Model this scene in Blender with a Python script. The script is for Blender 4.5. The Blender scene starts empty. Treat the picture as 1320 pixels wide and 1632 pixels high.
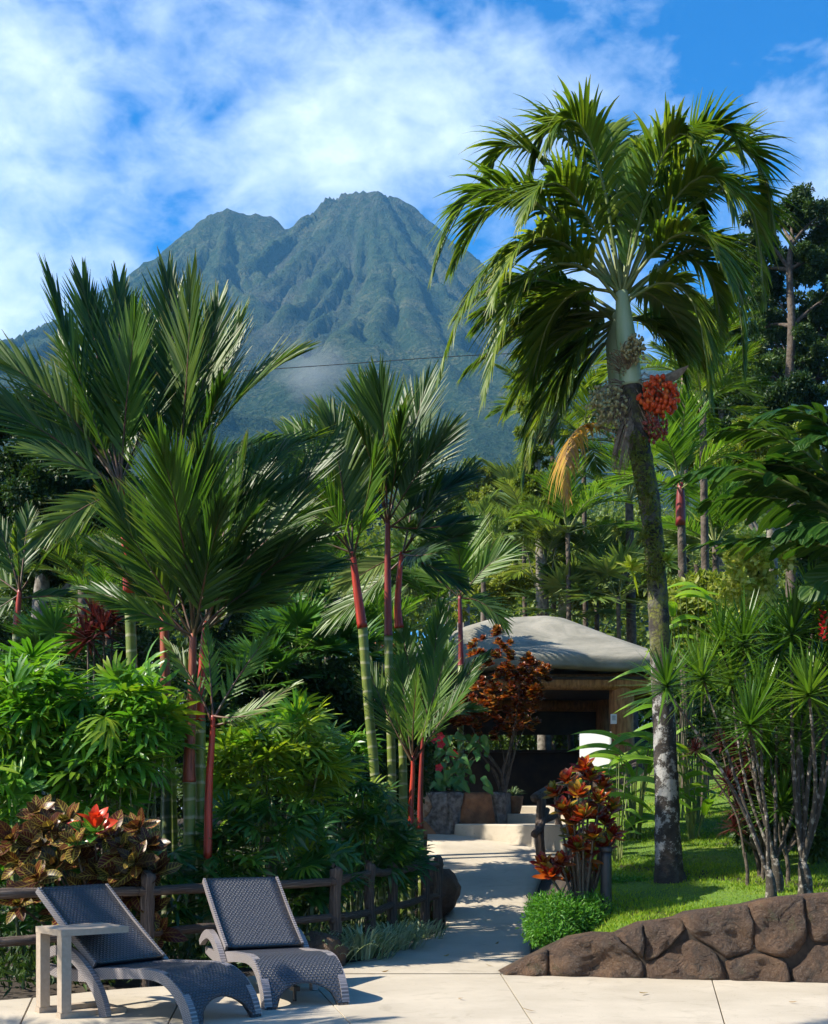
import bpy, math, random
import numpy as np
from mathutils import Vector, Matrix
R = math.radians
random.seed(7); rng = np.random.default_rng(7)
sc = bpy.context.scene
C = sc.collection
# ------------------------------------------------------------------ camera
F, HY, CH = 2100.0, 1290.0, 1.5      # focal length in photo pixels, horizon row, eye height
cam = bpy.data.cameras.new('camera'); camo = bpy.data.objects.new('camera', cam); C.objects.link(camo)
camo.location = (0, 0, CH); camo.rotation_euler = (R(90), 0, 0)
cam.sensor_fit = 'VERTICAL'; cam.sensor_height = 36; cam.lens = F / 1632 * 36
cam.shift_y = (HY - 816) / 1632; cam.clip_start = 0.1; cam.clip_end = 20000
sc.camera = camo
# ------------------------------------------------------------------ light
SUN_EL, SUN_AZ = 43.0, 10.0          # azimuth: degrees from -X towards the camera side
sd = Vector((-math.cos(R(SUN_EL)) * math.cos(R(SUN_AZ)), -math.cos(R(SUN_EL)) * math.sin(R(SUN_AZ)), math.sin(R(SUN_EL))))
sl = bpy.data.lights.new('sun', 'SUN'); sl.energy = 5.0; sl.angle = R(0.53); sl.color = (1.0, 0.93, 0.8)
so = bpy.data.objects.new('sun', sl); C.objects.link(so)
so.rotation_euler = sd.to_track_quat('Z', 'Y').to_euler()
w = bpy.data.worlds.new('World'); sc.world = w; w.use_nodes = True
nt = w.node_tree; nt.nodes.clear(); L = nt.links.new
def N(nt, t, **k):
    n = nt.nodes.new(t)
    for a, b in k.items(): setattr(n, a, b)
    return n
out = N(nt, 'ShaderNodeOutputWorld'); bg = N(nt, 'ShaderNodeBackground'); bg.inputs[1].default_value = 0.068
sky = N(nt, 'ShaderNodeTexSky', sky_type='NISHITA', sun_disc=False)
sky.sun_elevation = R(SUN_EL); sky.sun_rotation = math.atan2(sd.x, sd.y)
sky.air_density = 1.0; sky.dust_density = 0.25; sky.ozone_density = 3.2
hs = N(nt, 'ShaderNodeHueSaturation'); hs.inputs['Saturation'].default_value = 2.4; hs.inputs['Value'].default_value = 1.45; hs.inputs['Hue'].default_value = 0.508
L(sky.outputs[0], hs.inputs['Color'])
tc = N(nt, 'ShaderNodeTexCoord')
def wnoise(scale, loc, sx=(1, 1, 1), detail=8, rough=0.55, dist=0.0):
    m = N(nt, 'ShaderNodeMapping'); m.inputs['Location'].default_value = loc; m.inputs['Scale'].default_value = sx
    L(tc.outputs['Generated'], m.inputs[0])
    n = N(nt, 'ShaderNodeTexNoise'); n.inputs['Scale'].default_value = scale; n.inputs['Detail'].default_value = detail
    n.inputs['Roughness'].default_value = rough; n.inputs['Distortion'].default_value = dist
    L(m.outputs[0], n.inputs['Vector']); return n.outputs['Fac']
def wmath(op, a, b):
    m = N(nt, 'ShaderNodeMath', operation=op)
    for i, v in enumerate((a, b)):
        if isinstance(v, (int, float)): m.inputs[i].default_value = v
        else: L(v, m.inputs[i])
    return m.outputs[0]
big = wnoise(2.6, (0.3, 0.2, 1.9), (1, 1, 1.3), 3, 0.5)
fine = wnoise(7.0, (1.0, 0.5, 0.2), (1, 1, 1.7), 12, 0.56, 0.1)
rip = wnoise(26.0, (3.0, 0.5, 0.7), (1, 1, 1.5), 6, 0.6, 0.4)
mixn = wmath('ADD', wmath('ADD', wmath('MULTIPLY', big, 0.55), wmath('MULTIPLY', fine, 0.42)), wmath('MULTIPLY', wmath('SUBTRACT', rip, 0.5), 0.15))
mixn = wmath('ADD', mixn, 0.03)
# a bank of cloud lies over the valley on the left and thins towards the right
sep = N(nt, 'ShaderNodeSeparateXYZ'); L(tc.outputs['Generated'], sep.inputs[0])
mixn = wmath('ADD', mixn, wmath('MULTIPLY', sep.outputs[0], -0.22))
mixn = wmath('ADD', mixn, wmath('ADD', wmath('MULTIPLY', sep.outputs[2], -0.30), 0.075))
rmp = N(nt, 'ShaderNodeValToRGB'); rmp.color_ramp.elements[0].position = 0.43; rmp.color_ramp.elements[1].position = 0.60
rmp.color_ramp.elements[0].color = (0, 0, 0, 1); rmp.color_ramp.elements[1].color = (0.92, 0.92, 0.92, 1)
L(mixn, rmp.inputs[0])
mx = N(nt, 'ShaderNodeMix', data_type='RGBA'); L(rmp.outputs[0], mx.inputs[0]); L(hs.outputs[0], mx.inputs[6])
mx.inputs[7].default_value = (7.8, 9.0, 10.6, 1)
L(mx.outputs[2], bg.inputs[0]); L(bg.outputs[0], out.inputs[0])
sc.view_settings.view_transform = 'Standard'; sc.view_settings.look = 'None'
sc.view_settings.exposure = 1.2; sc.view_settings.gamma = 1.0; sc.view_settings.use_curve_mapping = False
cy = sc.cycles
cy.max_bounces = 7; cy.diffuse_bounces = 3; cy.glossy_bounces = 2; cy.transmission_bounces = 4; cy.transparent_max_bounces = 8
cy.volume_bounces = 0; cy.sample_clamp_indirect = 4.0; cy.caustics_reflective = False; cy.caustics_refractive = False
cy.use_denoising = True; cy.use_adaptive_sampling = True; cy.adaptive_threshold = 0.02

# ------------------------------------------------------------------ helpers
def P(px, py, d): return Vector(((px - 660) / F * d, d, CH - (py - HY) / F * d))
def S(d): return F / d
def lerp(a, b, t): return a + (b - a) * t
def sstep(a, b, x):
    t = max(0.0, min(1.0, (x - a) / (b - a))); return t * t * (3 - 2 * t)
class MB:
    def __init__(s): s.v = []; s.f = []; s.uv = []; s.m = []; s.mat = 0
    def vert(s, p, uv=(0, 0)): s.v.append((p[0], p[1], p[2])); s.uv.append(uv); return len(s.v) - 1
    def face(s, *i): s.f.append(i); s.m.append(s.mat)
    def mesh(s, name, mats, smooth=True):
        me = bpy.data.meshes.new(name); me.from_pydata(s.v, [], s.f)
        for m in (mats if isinstance(mats, (list, tuple)) else [mats]): me.materials.append(m)
        me.polygons.foreach_set('material_index', s.m)
        me.polygons.foreach_set('use_smooth', [smooth] * len(s.f))
        ul = me.uv_layers.new(name='UVMap'); li = np.empty(len(me.loops), np.int32); me.loops.foreach_get('vertex_index', li)
        ul.data.foreach_set('uv', np.array(s.uv, np.float32)[li].ravel()); me.update(); return me
    def obj(s, name, mats, parent=None, smooth=True, loc=None):
        return link(name, s.mesh(name, mats, smooth), parent, loc)
def link(name, me, parent=None, loc=None):
    o = bpy.data.objects.new(name, me); C.objects.link(o)
    if parent: o.parent = parent
    if loc is not None: o.location = loc
    return o
def tag(o, label=None, cat=None, group=None, kind=None):
    if label: o['label'] = label
    if cat: o['category'] = cat
    if group: o['group'] = group
    if kind: o['kind'] = kind
    return o
def thing(name, label, cat, loc=(0, 0, 0), group=None, rz=0):
    o = bpy.data.objects.new(name, None); C.objects.link(o); o.location = loc; o.rotation_euler = (0, 0, rz)
    o.empty_display_size = 0.2
    return tag(o, label, cat, group)

def tube(mb, pts, radii, n=9, jit=0.0, sub=4, cap=True, vs=1.0):
    """tapered tube through the points, resampled by Catmull-Rom"""
    pts = [Vector(p) for p in pts]; P_ = []; R_ = []
    if isinstance(radii, (int, float)): radii = [radii] * len(pts)
    for i in range(len(pts) - 1):
        p0 = pts[max(i - 1, 0)]; p1 = pts[i]; p2 = pts[i + 1]; p3 = pts[min(i + 2, len(pts) - 1)]
        for k in range(sub):
            t = k / sub
            P_.append(0.5 * ((2 * p1) + (p2 - p0) * t + (2 * p0 - 5 * p1 + 4 * p2 - p3) * t * t + (3 * p1 - p0 - 3 * p2 + p3) * t ** 3))
            R_.append(lerp(radii[i], radii[i + 1], t))
    P_.append(pts[-1]); R_.append(radii[-1])
    T = (P_[1] - P_[0]).normalized(); a = T.orthogonal().normalized(); rows = []; dist = 0
    for i, p in enumerate(P_):
        T = (P_[min(i + 1, len(P_) - 1)] - P_[max(i - 1, 0)]).normalized()
        a = (a - T * a.dot(T)).normalized(); b = T.cross(a)
        if i: dist += (P_[i] - P_[i - 1]).length
        row = []
        for k in range(n):
            g = 2 * math.pi * k / n; r = R_[i] * (1 + random.uniform(-jit, jit))
            row.append(mb.vert(p + a * math.cos(g) * r + b * math.sin(g) * r, (k / n, dist * vs)))
        rows.append(row)
    for i in range(len(rows) - 1):
        for k in range(n):
            mb.face(rows[i][k], rows[i][(k + 1) % n], rows[i + 1][(k + 1) % n], rows[i + 1][k])
    if cap:
        mb.face(*rows[0][::-1]); mb.face(*rows[-1])
def box(mb, c, s, rot=None):
    vs = []
    for x in (-1, 1):
        for y in (-1, 1):
            for z in (-1, 1):
                p = Vector((x * s[0] / 2, y * s[1] / 2, z * s[2] / 2))
                if rot: p = rot @ p
                vs.append(mb.vert(Vector(c) + p))
    for f in ((0, 1, 3, 2), (4, 6, 7, 5), (0, 4, 5, 1), (2, 3, 7, 6), (0, 2, 6, 4), (1, 5, 7, 3)): mb.face(*[vs[i] for i in f])
def prism(mb, pts, z0, z1, bev=0.0):
    n = len(pts); c = Vector((sum(p[0] for p in pts) / n, sum(p[1] for p in pts) / n))
    def ring(z, ins):
        r = []
        for p in pts:
            q = Vector(p[:2]); d = (c - q); q = q + d.normalized() * ins
            r.append(mb.vert((q.x, q.y, z)))
        return r
    rs = [ring(z0, 0), ring(z1 - bev, 0)] + ([ring(z1, bev)] if bev else [])
    for a, b in zip(rs, rs[1:]):
        for i in range(n): mb.face(a[i], a[(i + 1) % n], b[(i + 1) % n], b[i])
    mb.face(*rs[-1]); mb.face(*rs[0][::-1])

# ---- leaf blades
WP = {'lance': lambda t: max(0.03, (math.sin(math.pi * min(1, t * 0.93 + 0.07)) ** 0.7) * (1 - 0.25 * t)),
      'palm': lambda t: max(0.04, min(1, 0.35 + t * 5) * (1 - max(0, t - 0.35) / 0.65 * 0.93)),
      'finger': lambda t: max(0.12, min(1, 0.25 + t * 2.6) * (1 - max(0, t - 0.75) / 0.25 * 0.8)),
      'oval': lambda t: max(0.02, math.sin(math.pi * min(1, 0.02 + t * 0.98)) ** 0.75),
      'strap': lambda t: max(0.03, (1 - t ** 2.5) * min(1, 0.7 + t)),
      'heart': lambda t: max(0.02, min(1, .55 + t * 3.5) * (1 - t) ** .55),
      'broad': lambda t: max(0.05, min(1, 0.3 + t * 3) * (1 - max(0, t - 0.8) / 0.2 * 0.7))}
def blade(mb, p, d, s, ln, w, prof='palm', n=4, droop=0.0, g=Vector((0, 0, -1)), fold=0.25, wav=0.0):
    f = WP[prof]; d = d.normalized(); s = (s - d * s.dot(d))
    if s.length < 1e-4: s = d.orthogonal()
    s.normalize(); nm = s.cross(d); rows = []
    for k in range(n + 1):
        t = k / n; c = p + d * (ln * t * (1 - droop * 0.3 * t)) + g * (droop * ln * t * t)
        if wav: c = c + nm * (math.sin(t * 7 + wav) * 0.03 * ln)
        hw = w * 0.5 * f(t); u = nm * (fold * hw)
        rows.append((mb.vert(c - s * hw + u, (0, t)), mb.vert(c, (0.5, t)), mb.vert(c + s * hw + u, (1, t))))
    for a, b in zip(rows, rows[1:]):
        mb.face(a[0], a[1], b[1], b[0]); mb.face(a[1], a[2], b[2], b[1])
def bez(b, t): return b[0] * (1 - t) ** 2 + b[1] * (2 * t * (1 - t)) + b[2] * t * t
def frond(mb, b, n=34, lmax=0.6, w=0.035, a0=62, a1=18, vee=20, droop=0.12, t0=0.16, face=None, rr=0.014, prof='palm',
          seg=4, jit=0.08, lp=None, twist=0.0, grav=Vector((0, 0, -1)), fold=0.25, ragged=0.0, paddle=False):
    """pinnate leaf along a quadratic curve; material 0 leaf, 1 rachis"""
    b = [Vector(q) for q in b]
    ch = (b[2] - b[0]).normalized(); bul = (b[1] - b[0]) - ch * (b[1] - b[0]).dot(ch)
    nrm = face.copy() if face is not None else (bul if bul.length > 0.08 * (b[2] - b[0]).length else Vector((0, -0.3, 1)))
    mb.mat = 1
    tube(mb, [bez(b, t) for t in (0, .25, .5, .75, 1)], [rr, rr * .8, rr * .6, rr * .4, rr * .2], 5, sub=2, cap=False)
    mb.mat = 0
    lp = lp or (lambda u: (0.55 + 0.45 * math.sin(math.pi * min(1, u * 1.25))) * (1 - 0.45 * max(0, u - 0.6) / 0.4))
    for i in range(n):
        u = (i + 0.5) / n; t = t0 + (1 - t0) * u
        for sg in (-1, 1):
            tt = min(1, max(0, t + random.uniform(-.3, .3) / n)); p = bez(b, tt)
            T = (bez(b, min(1, tt + .02)) - bez(b, max(0, tt - .02))).normalized()
            nn = (nrm - T * nrm.dot(T)).normalized(); s = T.cross(nn)
            if twist: q = Matrix.Rotation(twist * u, 3, T); nn = q @ nn; s = q @ s
            a = R(lerp(a0, a1, u ** 1.1)) * random.uniform(1 - jit, 1 + jit); v = R(vee) * random.uniform(.6, 1.4)
            d = T * math.cos(a) + (s * sg * math.cos(v) + nn * math.sin(v)) * math.sin(a)
            ln = lmax * lp(u) * random.uniform(1 - jit, 1 + jit)
            if ragged and random.random() < ragged: ln *= random.uniform(.5, .8)
            blade(mb, p, d, T + nn * random.uniform(-.25, .25), ln, w * random.uniform(.8, 1.15), prof, seg,
                  droop * random.uniform(.6, 1.5), grav, fold)
    # terminal pair
    T = (bez(b, 1) - bez(b, .95)).normalized(); nn = (nrm - T * nrm.dot(T)).normalized(); s = T.cross(nn)
    for sg in (-.12, .12): blade(mb, bez(b, .99), T + s * sg, s, lmax * lp(1), w, prof, seg, droop, grav, fold)

# ------------------------------------------------------------------ materials
def mat(name):
    m = bpy.data.materials.new(name); m.use_nodes = True; nt = m.node_tree; nt.nodes.clear()
    o = N(nt, 'ShaderNodeOutputMaterial'); p = N(nt, 'ShaderNodeBsdfPrincipled'); nt.links.new(p.outputs[0], o.inputs[0])
    return m, nt, p, o
def mth(nt, op, a, b=None, c=None):
    m = N(nt, 'ShaderNodeMath', operation=op)
    for i, v in enumerate((a, b, c)):
        if v is None: continue
        if isinstance(v, (int, float)): m.inputs[i].default_value = v
        else: nt.links.new(v, m.inputs[i])
    return m.outputs[0]
def mixc(nt, fac, a, b, bt='MIX'):
    m = N(nt, 'ShaderNodeMix', data_type='RGBA', blend_type=bt)
    for i, v in ((0, fac), (6, a), (7, b)):
        if isinstance(v, (int, float)): m.inputs[i].default_value = v
        elif isinstance(v, (tuple, list)): m.inputs[i].default_value = (*v[:3], 1)
        else: nt.links.new(v, m.inputs[i])
    return m.outputs[2]
def ramp(nt, fac, els):
    r = N(nt, 'ShaderNodeValToRGB'); cr = r.color_ramp
    while len(cr.elements) < len(els): cr.elements.new(0.5)
    for e, (p, c) in zip(cr.elements, els):
        e.position = p; e.color = (c, c, c, 1) if isinstance(c, (int, float)) else (*c[:3], 1)
    nt.links.new(fac, r.inputs[0]); return r.outputs[0]
def tex(nt, kind='noise', scale=5, detail=6, rough=0.55, coord='Object', sx=None, dist=0):
    v = N(nt, 'ShaderNodeNewGeometry').outputs['Position'] if coord == 'World' else N(nt, 'ShaderNodeTexCoord').outputs[coord]
    if sx:
        mp = N(nt, 'ShaderNodeMapping'); mp.inputs['Scale'].default_value = sx; nt.links.new(v, mp.inputs[0]); v = mp.outputs[0]
    if kind == 'noise':
        n = N(nt, 'ShaderNodeTexNoise'); n.inputs['Scale'].default_value = scale; n.inputs['Detail'].default_value = detail
        n.inputs['Roughness'].default_value = rough; n.inputs['Distortion'].default_value = dist
        nt.links.new(v, n.inputs['Vector']); return n.outputs['Fac']
    n = N(nt, 'ShaderNodeTexVoronoi'); n.inputs['Scale'].default_value = scale
    nt.links.new(v, n.inputs['Vector']); return n.outputs['Distance']
def bump(nt, p, h, strength=0.4, dist=0.02):
    b = N(nt, 'ShaderNodeBump'); b.inputs['Strength'].default_value = strength; b.inputs['Distance'].default_value = dist
    nt.links.new(h, b.inputs['Height']); nt.links.new(b.outputs[0], p.inputs['Normal'])
def rnd(nt, own=False):
    if own: return N(nt, 'ShaderNodeObjectInfo').outputs['Random']
    g = N(nt, 'ShaderNodeNewGeometry'); o = N(nt, 'ShaderNodeObjectInfo')
    return mth(nt, 'ADD', mth(nt, 'MULTIPLY', g.outputs['Random Per Island'], 0.55), mth(nt, 'MULTIPLY', o.outputs['Random'], 0.45))
def leafmat(name, els, rough=0.42, tr=0.3, tip=None, vein=None, trc=None, spec=0.28, ribs=0, own=False):
    m, nt, p, o = mat(name)
    r = rnd(nt, own); n = tex(nt, 'noise', 3.0, 3, coord='World')
    f = mth(nt, 'ADD', mth(nt, 'MULTIPLY', r, 0.75), mth(nt, 'MULTIPLY', n, 0.3))
    col = ramp(nt, f, els)
    uv = N(nt, 'ShaderNodeTexCoord'); sp = N(nt, 'ShaderNodeSeparateXYZ'); nt.links.new(uv.outputs['UV'], sp.inputs[0])
    u = mth(nt, 'ABSOLUTE', mth(nt, 'SUBTRACT', sp.outputs[0], 0.5))
    if tip is not None:
        tf = mth(nt, 'MULTIPLY', ramp(nt, sp.outputs[1], [(0.78, 0), (0.97, 1)]), ramp(nt, r, [(0.3, 0.0), (0.7, 0.8)]))
        col = mixc(nt, tf, col, tip)
    if vein is not None:
        w = mth(nt, 'FRACT', mth(nt, 'SUBTRACT', mth(nt, 'MULTIPLY', sp.outputs[1], 8.0), mth(nt, 'MULTIPLY', u, 3.0)))
        v1 = ramp(nt, w, [(0.0, .9), (0.10, .9), (0.2, 0), (0.97, 0)]); v2 = ramp(nt, u, [(0.03, 1), (0.07, 0)])
        v3 = ramp(nt, u, [(0.42, 0), (0.48, 0.4)])
        vv = mth(nt, 'MAXIMUM', mth(nt, 'MAXIMUM', v1, v2), v3)
        vv = mth(nt, 'MULTIPLY', vv, ramp(nt, N_rand(nt), [(0.2, 0.25), (0.5, 0.95)]))
        col = mixc(nt, vv, col, vein)
    else:
        col = mixc(nt, ramp(nt, u, [(0.0, 0.35), (0.09, 0)]), col, mixc(nt, 0.5, col, (0.25, 0.32, 0.08)))
    nt.links.new(col, p.inputs['Base Color']); p.inputs['Roughness'].default_value = rough
    p.inputs['Specular IOR Level'].default_value = spec
    if ribs:
        wv = mth(nt, 'SINE', mth(nt, 'MULTIPLY', sp.outputs[0], ribs * 6.283)); bump(nt, p, wv, 0.5, 0.004)
    t = N(nt, 'ShaderNodeBsdfTranslucent')
    nt.links.new(mixc(nt, 1.0, col, trc or (1.9, 1.9, 0.8), 'MULTIPLY'), t.inputs[0])
    ms = N(nt, 'ShaderNodeMixShader'); ms.inputs[0].default_value = tr
    nt.links.new(p.outputs[0], ms.inputs[1]); nt.links.new(t.outputs[0], ms.inputs[2]); nt.links.new(ms.outputs[0], o.inputs[0])
    return m
def N_rand(nt): return N(nt, 'ShaderNodeObjectInfo').outputs['Random']
def simple(name, c1, c2, scale=8, rough=0.7, bs=0.4, bd=0.01, sx=None, spec=0.5, coord='Object', lo=.35, hi=.65, bscale=None, detail=7):
    m, nt, p, o = mat(name)
    n = tex(nt, 'noise', scale, detail, coord=coord, sx=sx)
    nt.links.new(ramp(nt, n, [(lo, c1), (hi, c2)]), p.inputs['Base Color'])
    p.inputs['Roughness'].default_value = rough; p.inputs['Specular IOR Level'].default_value = spec
    if bs: bump(nt, p, tex(nt, 'noise', bscale or scale * 2.5, 8, 0.6, coord=coord, sx=sx), bs, bd)
    return m
def m_rings(name, c1, c2, ring, step=0.13, blot=None, fac=0.22):
    """palm stem: rings of old leaf scars along its length (uv.y is metres along the stem)"""
    m, nt, p, o = mat(name)
    uv = N(nt, 'ShaderNodeTexCoord'); sp = N(nt, 'ShaderNodeSeparateXYZ'); nt.links.new(uv.outputs['UV'], sp.inputs[0])
    n = tex(nt, 'noise', 9, 5); col = ramp(nt, n, [(0.35, c1), (0.65, c2)])
    v = mth(nt, 'ADD', sp.outputs[1], mth(nt, 'MULTIPLY', tex(nt, 'noise', 2.5, 2), 0.12))
    f = mth(nt, 'FRACT', mth(nt, 'DIVIDE', v, step)); rg = ramp(nt, f, [(0.0, 1), (fac * .5, 1), (fac, 0), (0.98, 0)])
    col = mixc(nt, mth(nt, 'MULTIPLY', rg, 0.75), col, ring)
    if blot is not None:
        b = ramp(nt, tex(nt, 'noise', 22, 6, 0.7), [(0.56, 0), (0.64, 1)]); col = mixc(nt, b, col, blot)
    nt.links.new(col, p.inputs['Base Color']); p.inputs['Roughness'].default_value = 0.45
    bump(nt, p, mth(nt, 'ADD', rg, tex(nt, 'noise', 60, 4)), 0.35, 0.006); return m

M = {}
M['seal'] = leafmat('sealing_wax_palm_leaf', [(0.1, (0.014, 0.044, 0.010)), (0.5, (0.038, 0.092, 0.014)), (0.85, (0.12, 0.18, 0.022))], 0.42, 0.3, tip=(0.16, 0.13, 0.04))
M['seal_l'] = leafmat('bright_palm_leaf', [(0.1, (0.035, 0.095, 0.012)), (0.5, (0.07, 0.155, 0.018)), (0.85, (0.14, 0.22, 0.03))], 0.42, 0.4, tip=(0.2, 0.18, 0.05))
M['adon'] = leafmat('manila_palm_leaf', [(0.1, (0.026, 0.066, 0.008)), (0.5, (0.070, 0.13, 0.012)), (0.85, (0.19, 0.24, 0.022))], 0.42, 0.36, tip=(0.2, 0.17, 0.05))
M['young'] = leafmat('young_palm_leaf', [(0.1, (0.09, 0.18, 0.03)), (0.85, (0.14, 0.24, 0.04))], 0.4, 0.35)
M['yellow'] = leafmat('withered_palm_leaf', [(0.1, (0.16, 0.15, 0.03)), (0.3, (0.40, 0.30, 0.03)), (0.6, (0.42, 0.22, 0.03)), (0.9, (0.22, 0.11, 0.05))], 0.6, 0.3, tip=(0.4, 0.2, 0.08), trc=(1.5, 1.2, 0.6))
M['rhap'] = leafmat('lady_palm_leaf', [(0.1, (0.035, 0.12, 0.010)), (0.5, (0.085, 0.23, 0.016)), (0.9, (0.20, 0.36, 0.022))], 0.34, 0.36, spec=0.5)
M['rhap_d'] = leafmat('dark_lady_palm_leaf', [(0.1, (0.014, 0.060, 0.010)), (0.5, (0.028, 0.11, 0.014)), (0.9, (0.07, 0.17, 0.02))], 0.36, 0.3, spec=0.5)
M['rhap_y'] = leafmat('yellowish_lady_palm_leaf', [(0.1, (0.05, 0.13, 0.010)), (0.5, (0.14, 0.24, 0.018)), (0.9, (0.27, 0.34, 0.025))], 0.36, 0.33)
M['fan'] = leafmat('fan_palm_leaf', [(0.1, (0.022, 0.075, 0.014)), (0.5, (0.045, 0.13, 0.02)), (0.9, (0.10, 0.21, 0.035))], 0.4, 0.25)
M['pale'] = leafmat('pale_palm_leaf', [(0.1, (0.06, 0.11, 0.030)), (0.5, (0.12, 0.19, 0.05)), (0.9, (0.24, 0.28, 0.08))], 0.4, 0.3)
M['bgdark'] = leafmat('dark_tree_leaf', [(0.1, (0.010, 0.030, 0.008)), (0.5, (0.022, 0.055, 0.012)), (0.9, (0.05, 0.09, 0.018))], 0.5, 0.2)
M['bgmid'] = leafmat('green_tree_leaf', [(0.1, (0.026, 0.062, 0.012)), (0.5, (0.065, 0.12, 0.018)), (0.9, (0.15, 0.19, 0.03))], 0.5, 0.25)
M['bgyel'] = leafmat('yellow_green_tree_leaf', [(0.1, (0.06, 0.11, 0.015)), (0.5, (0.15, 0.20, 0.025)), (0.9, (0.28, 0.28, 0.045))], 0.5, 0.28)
M['drac'] = leafmat('dracaena_leaf', [(0.1, (0.03, 0.085, 0.012)), (0.5, (0.065, 0.15, 0.016)), (0.9, (0.14, 0.22, 0.03))], 0.32, 0.28)
M['cord'] = leafmat('maroon_cordyline_leaf', [(0.1, (0.020, 0.008, 0.010)), (0.5, (0.055, 0.014, 0.018)), (0.9, (0.14, 0.03, 0.03))], 0.35, 0.2, trc=(1.8, 1, .8))
M['grassy'] = leafmat('palm_grass_leaf', [(0.1, (0.07, 0.19, 0.015)), (0.5, (0.15, 0.29, 0.02)), (0.9, (0.26, 0.38, 0.035))], 0.36, 0.36, ribs=5)
M['bigleaf'] = leafmat('broad_frond_leaf', [(0.1, (0.012, 0.045, 0.008)), (0.5, (0.026, 0.075, 0.010)), (0.9, (0.07, 0.13, 0.016))], 0.4, 0.3, ribs=3)
M['lime'] = leafmat('lime_leaf', [(0.1, (0.16, 0.26, 0.02)), (0.5, (0.36, 0.42, 0.04)), (0.9, (0.70, 0.66, 0.22))], 0.45, 0.3)
M['liri'] = leafmat('striped_grass_leaf', [(0.1, (0.08, 0.15, 0.07)), (0.5, (0.18, 0.25, 0.13)), (0.9, (0.50, 0.55, 0.36))], 0.5, 0.2)
M['cro_red'] = leafmat('red_croton_leaf', [(0.05, (0.0504, 0.0086, 0.0101)), (0.25, (0.2160, 0.0101, 0.0086)), (0.42, (0.1152, 0.0288, 0.0101)), (0.58, (0.4320, 0.0864, 0.0101)), (0.74, (0.0864, 0.1224, 0.0144)), (0.92, (0.5040, 0.2736, 0.0216)), (1.0, (0.3240, 0.0144, 0.0144))], 0.3, 0.3, trc=(1.7, 1.2, .8), own=True)
M['cro_org'] = leafmat('orange_croton_leaf', [(0.08, (0.0298, 0.0127, 0.0085)), (0.28, (0.0935, 0.0187, 0.0085)), (0.45, (0.2210, 0.0425, 0.0085)), (0.58, (0.0765, 0.0723, 0.0127)), (0.72, (0.3910, 0.1105, 0.0119)), (0.9, (0.4675, 0.2380, 0.0255))], 0.35, 0.25, trc=(1.6, 1.1, .8))
M['cro_var'] = leafmat('veined_croton_leaf', [(0.05, (0.0186, 0.0310, 0.0074)), (0.25, (0.0372, 0.0074, 0.0074)), (0.5, (0.0930, 0.0155, 0.0124)), (0.7, (0.0310, 0.0465, 0.0112)), (0.95, (0.1488, 0.0310, 0.0217))], 0.3, 0.2, vein=(0.40, 0.32, 0.06), trc=(1.5, 1.3, .8), own=True, spec=.2)
M['cro_grn'] = leafmat('green_veined_croton_leaf', [(0.1, (0.03, 0.13, 0.02)), (0.9, (0.05, 0.2, 0.03))], 0.3, 0.25, vein=(0.35, 0.42, 0.08))
M['cro_hot'] = leafmat('scarlet_croton_leaf', [(0.1, (0.4, 0.02, 0.012)), (0.9, (0.62, 0.06, 0.015))], 0.3, 0.3, trc=(1.5, 1, .8))
M['anth'] = leafmat('anthurium_leaf', [(0.1, (0.03, 0.12, 0.02)), (0.9, (0.12, 0.26, 0.08))], 0.25, 0.2)
M['hedge'] = leafmat('small_shrub_leaf', [(0.1, (0.03, 0.12, 0.012)), (0.5, (0.06, 0.19, 0.018)), (0.9, (0.13, 0.28, 0.03))], 0.42, 0.3)
M['rachis'] = simple('dark_red_rachis', (0.10, 0.025, 0.012), (0.05, 0.05, 0.015), 6, 0.5, 0)
M['rachis_g'] = simple('green_rachis', (0.12, 0.17, 0.04), (0.2, 0.22, 0.07), 6, 0.5, 0)
M['rachis_y'] = simple('brown_rachis', (0.25, 0.16, 0.05), (0.18, 0.10, 0.04), 6, 0.6, 0)
M['stem_g'] = m_rings('ringed_green_stem', (0.09, 0.14, 0.02), (0.17, 0.20, 0.03), (0.33, 0.32, 0.19), 0.17)
M['stem_d'] = m_rings('ringed_dark_stem', (0.04, 0.07, 0.02), (0.09, 0.11, 0.03), (0.2, 0.19, 0.12), 0.17)
M['shaft_r'] = simple('sealing_wax_red_sheath', (0.14, 0.012, 0.008), (0.48, 0.04, 0.014), 5, 0.42, 0.3, 0.006, sx=(7, 7, .6), lo=.32, hi=.62)
M['shaft_o'] = simple('rusty_red_sheath', (0.13, 0.025, 0.012), (0.36, 0.085, 0.035), 5, 0.5, 0.2, 0.003, sx=(6, 6, .6))
M['shaft_d'] = simple('dark_red_sheath', (0.13, 0.012, 0.012), (0.24, 0.025, 0.015), 4, 0.42, 0.1, 0.003, sx=(6, 6, .6))
M['shaft_g'] = simple('pale_green_crownshaft', (0.24, 0.34, 0.17), (0.40, 0.46, 0.28), 3, 0.45, 0.08, 0.003, sx=(3, 3, .4))
M['bark'] = simple('brown_bark', (0.045, 0.032, 0.022), (0.13, 0.10, 0.075), 9, 0.9, 0.7, 0.03)
M['greybark'] = simple('grey_bark', (0.10, 0.085, 0.065), (0.26, 0.24, 0.20), 12, 0.9, 0.6, 0.02)
M['soil'] = simple('dark_soil', (0.018, 0.013, 0.009), (0.05, 0.036, 0.024), 3, 1.0, 0.8, 0.03, coord='World')

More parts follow.
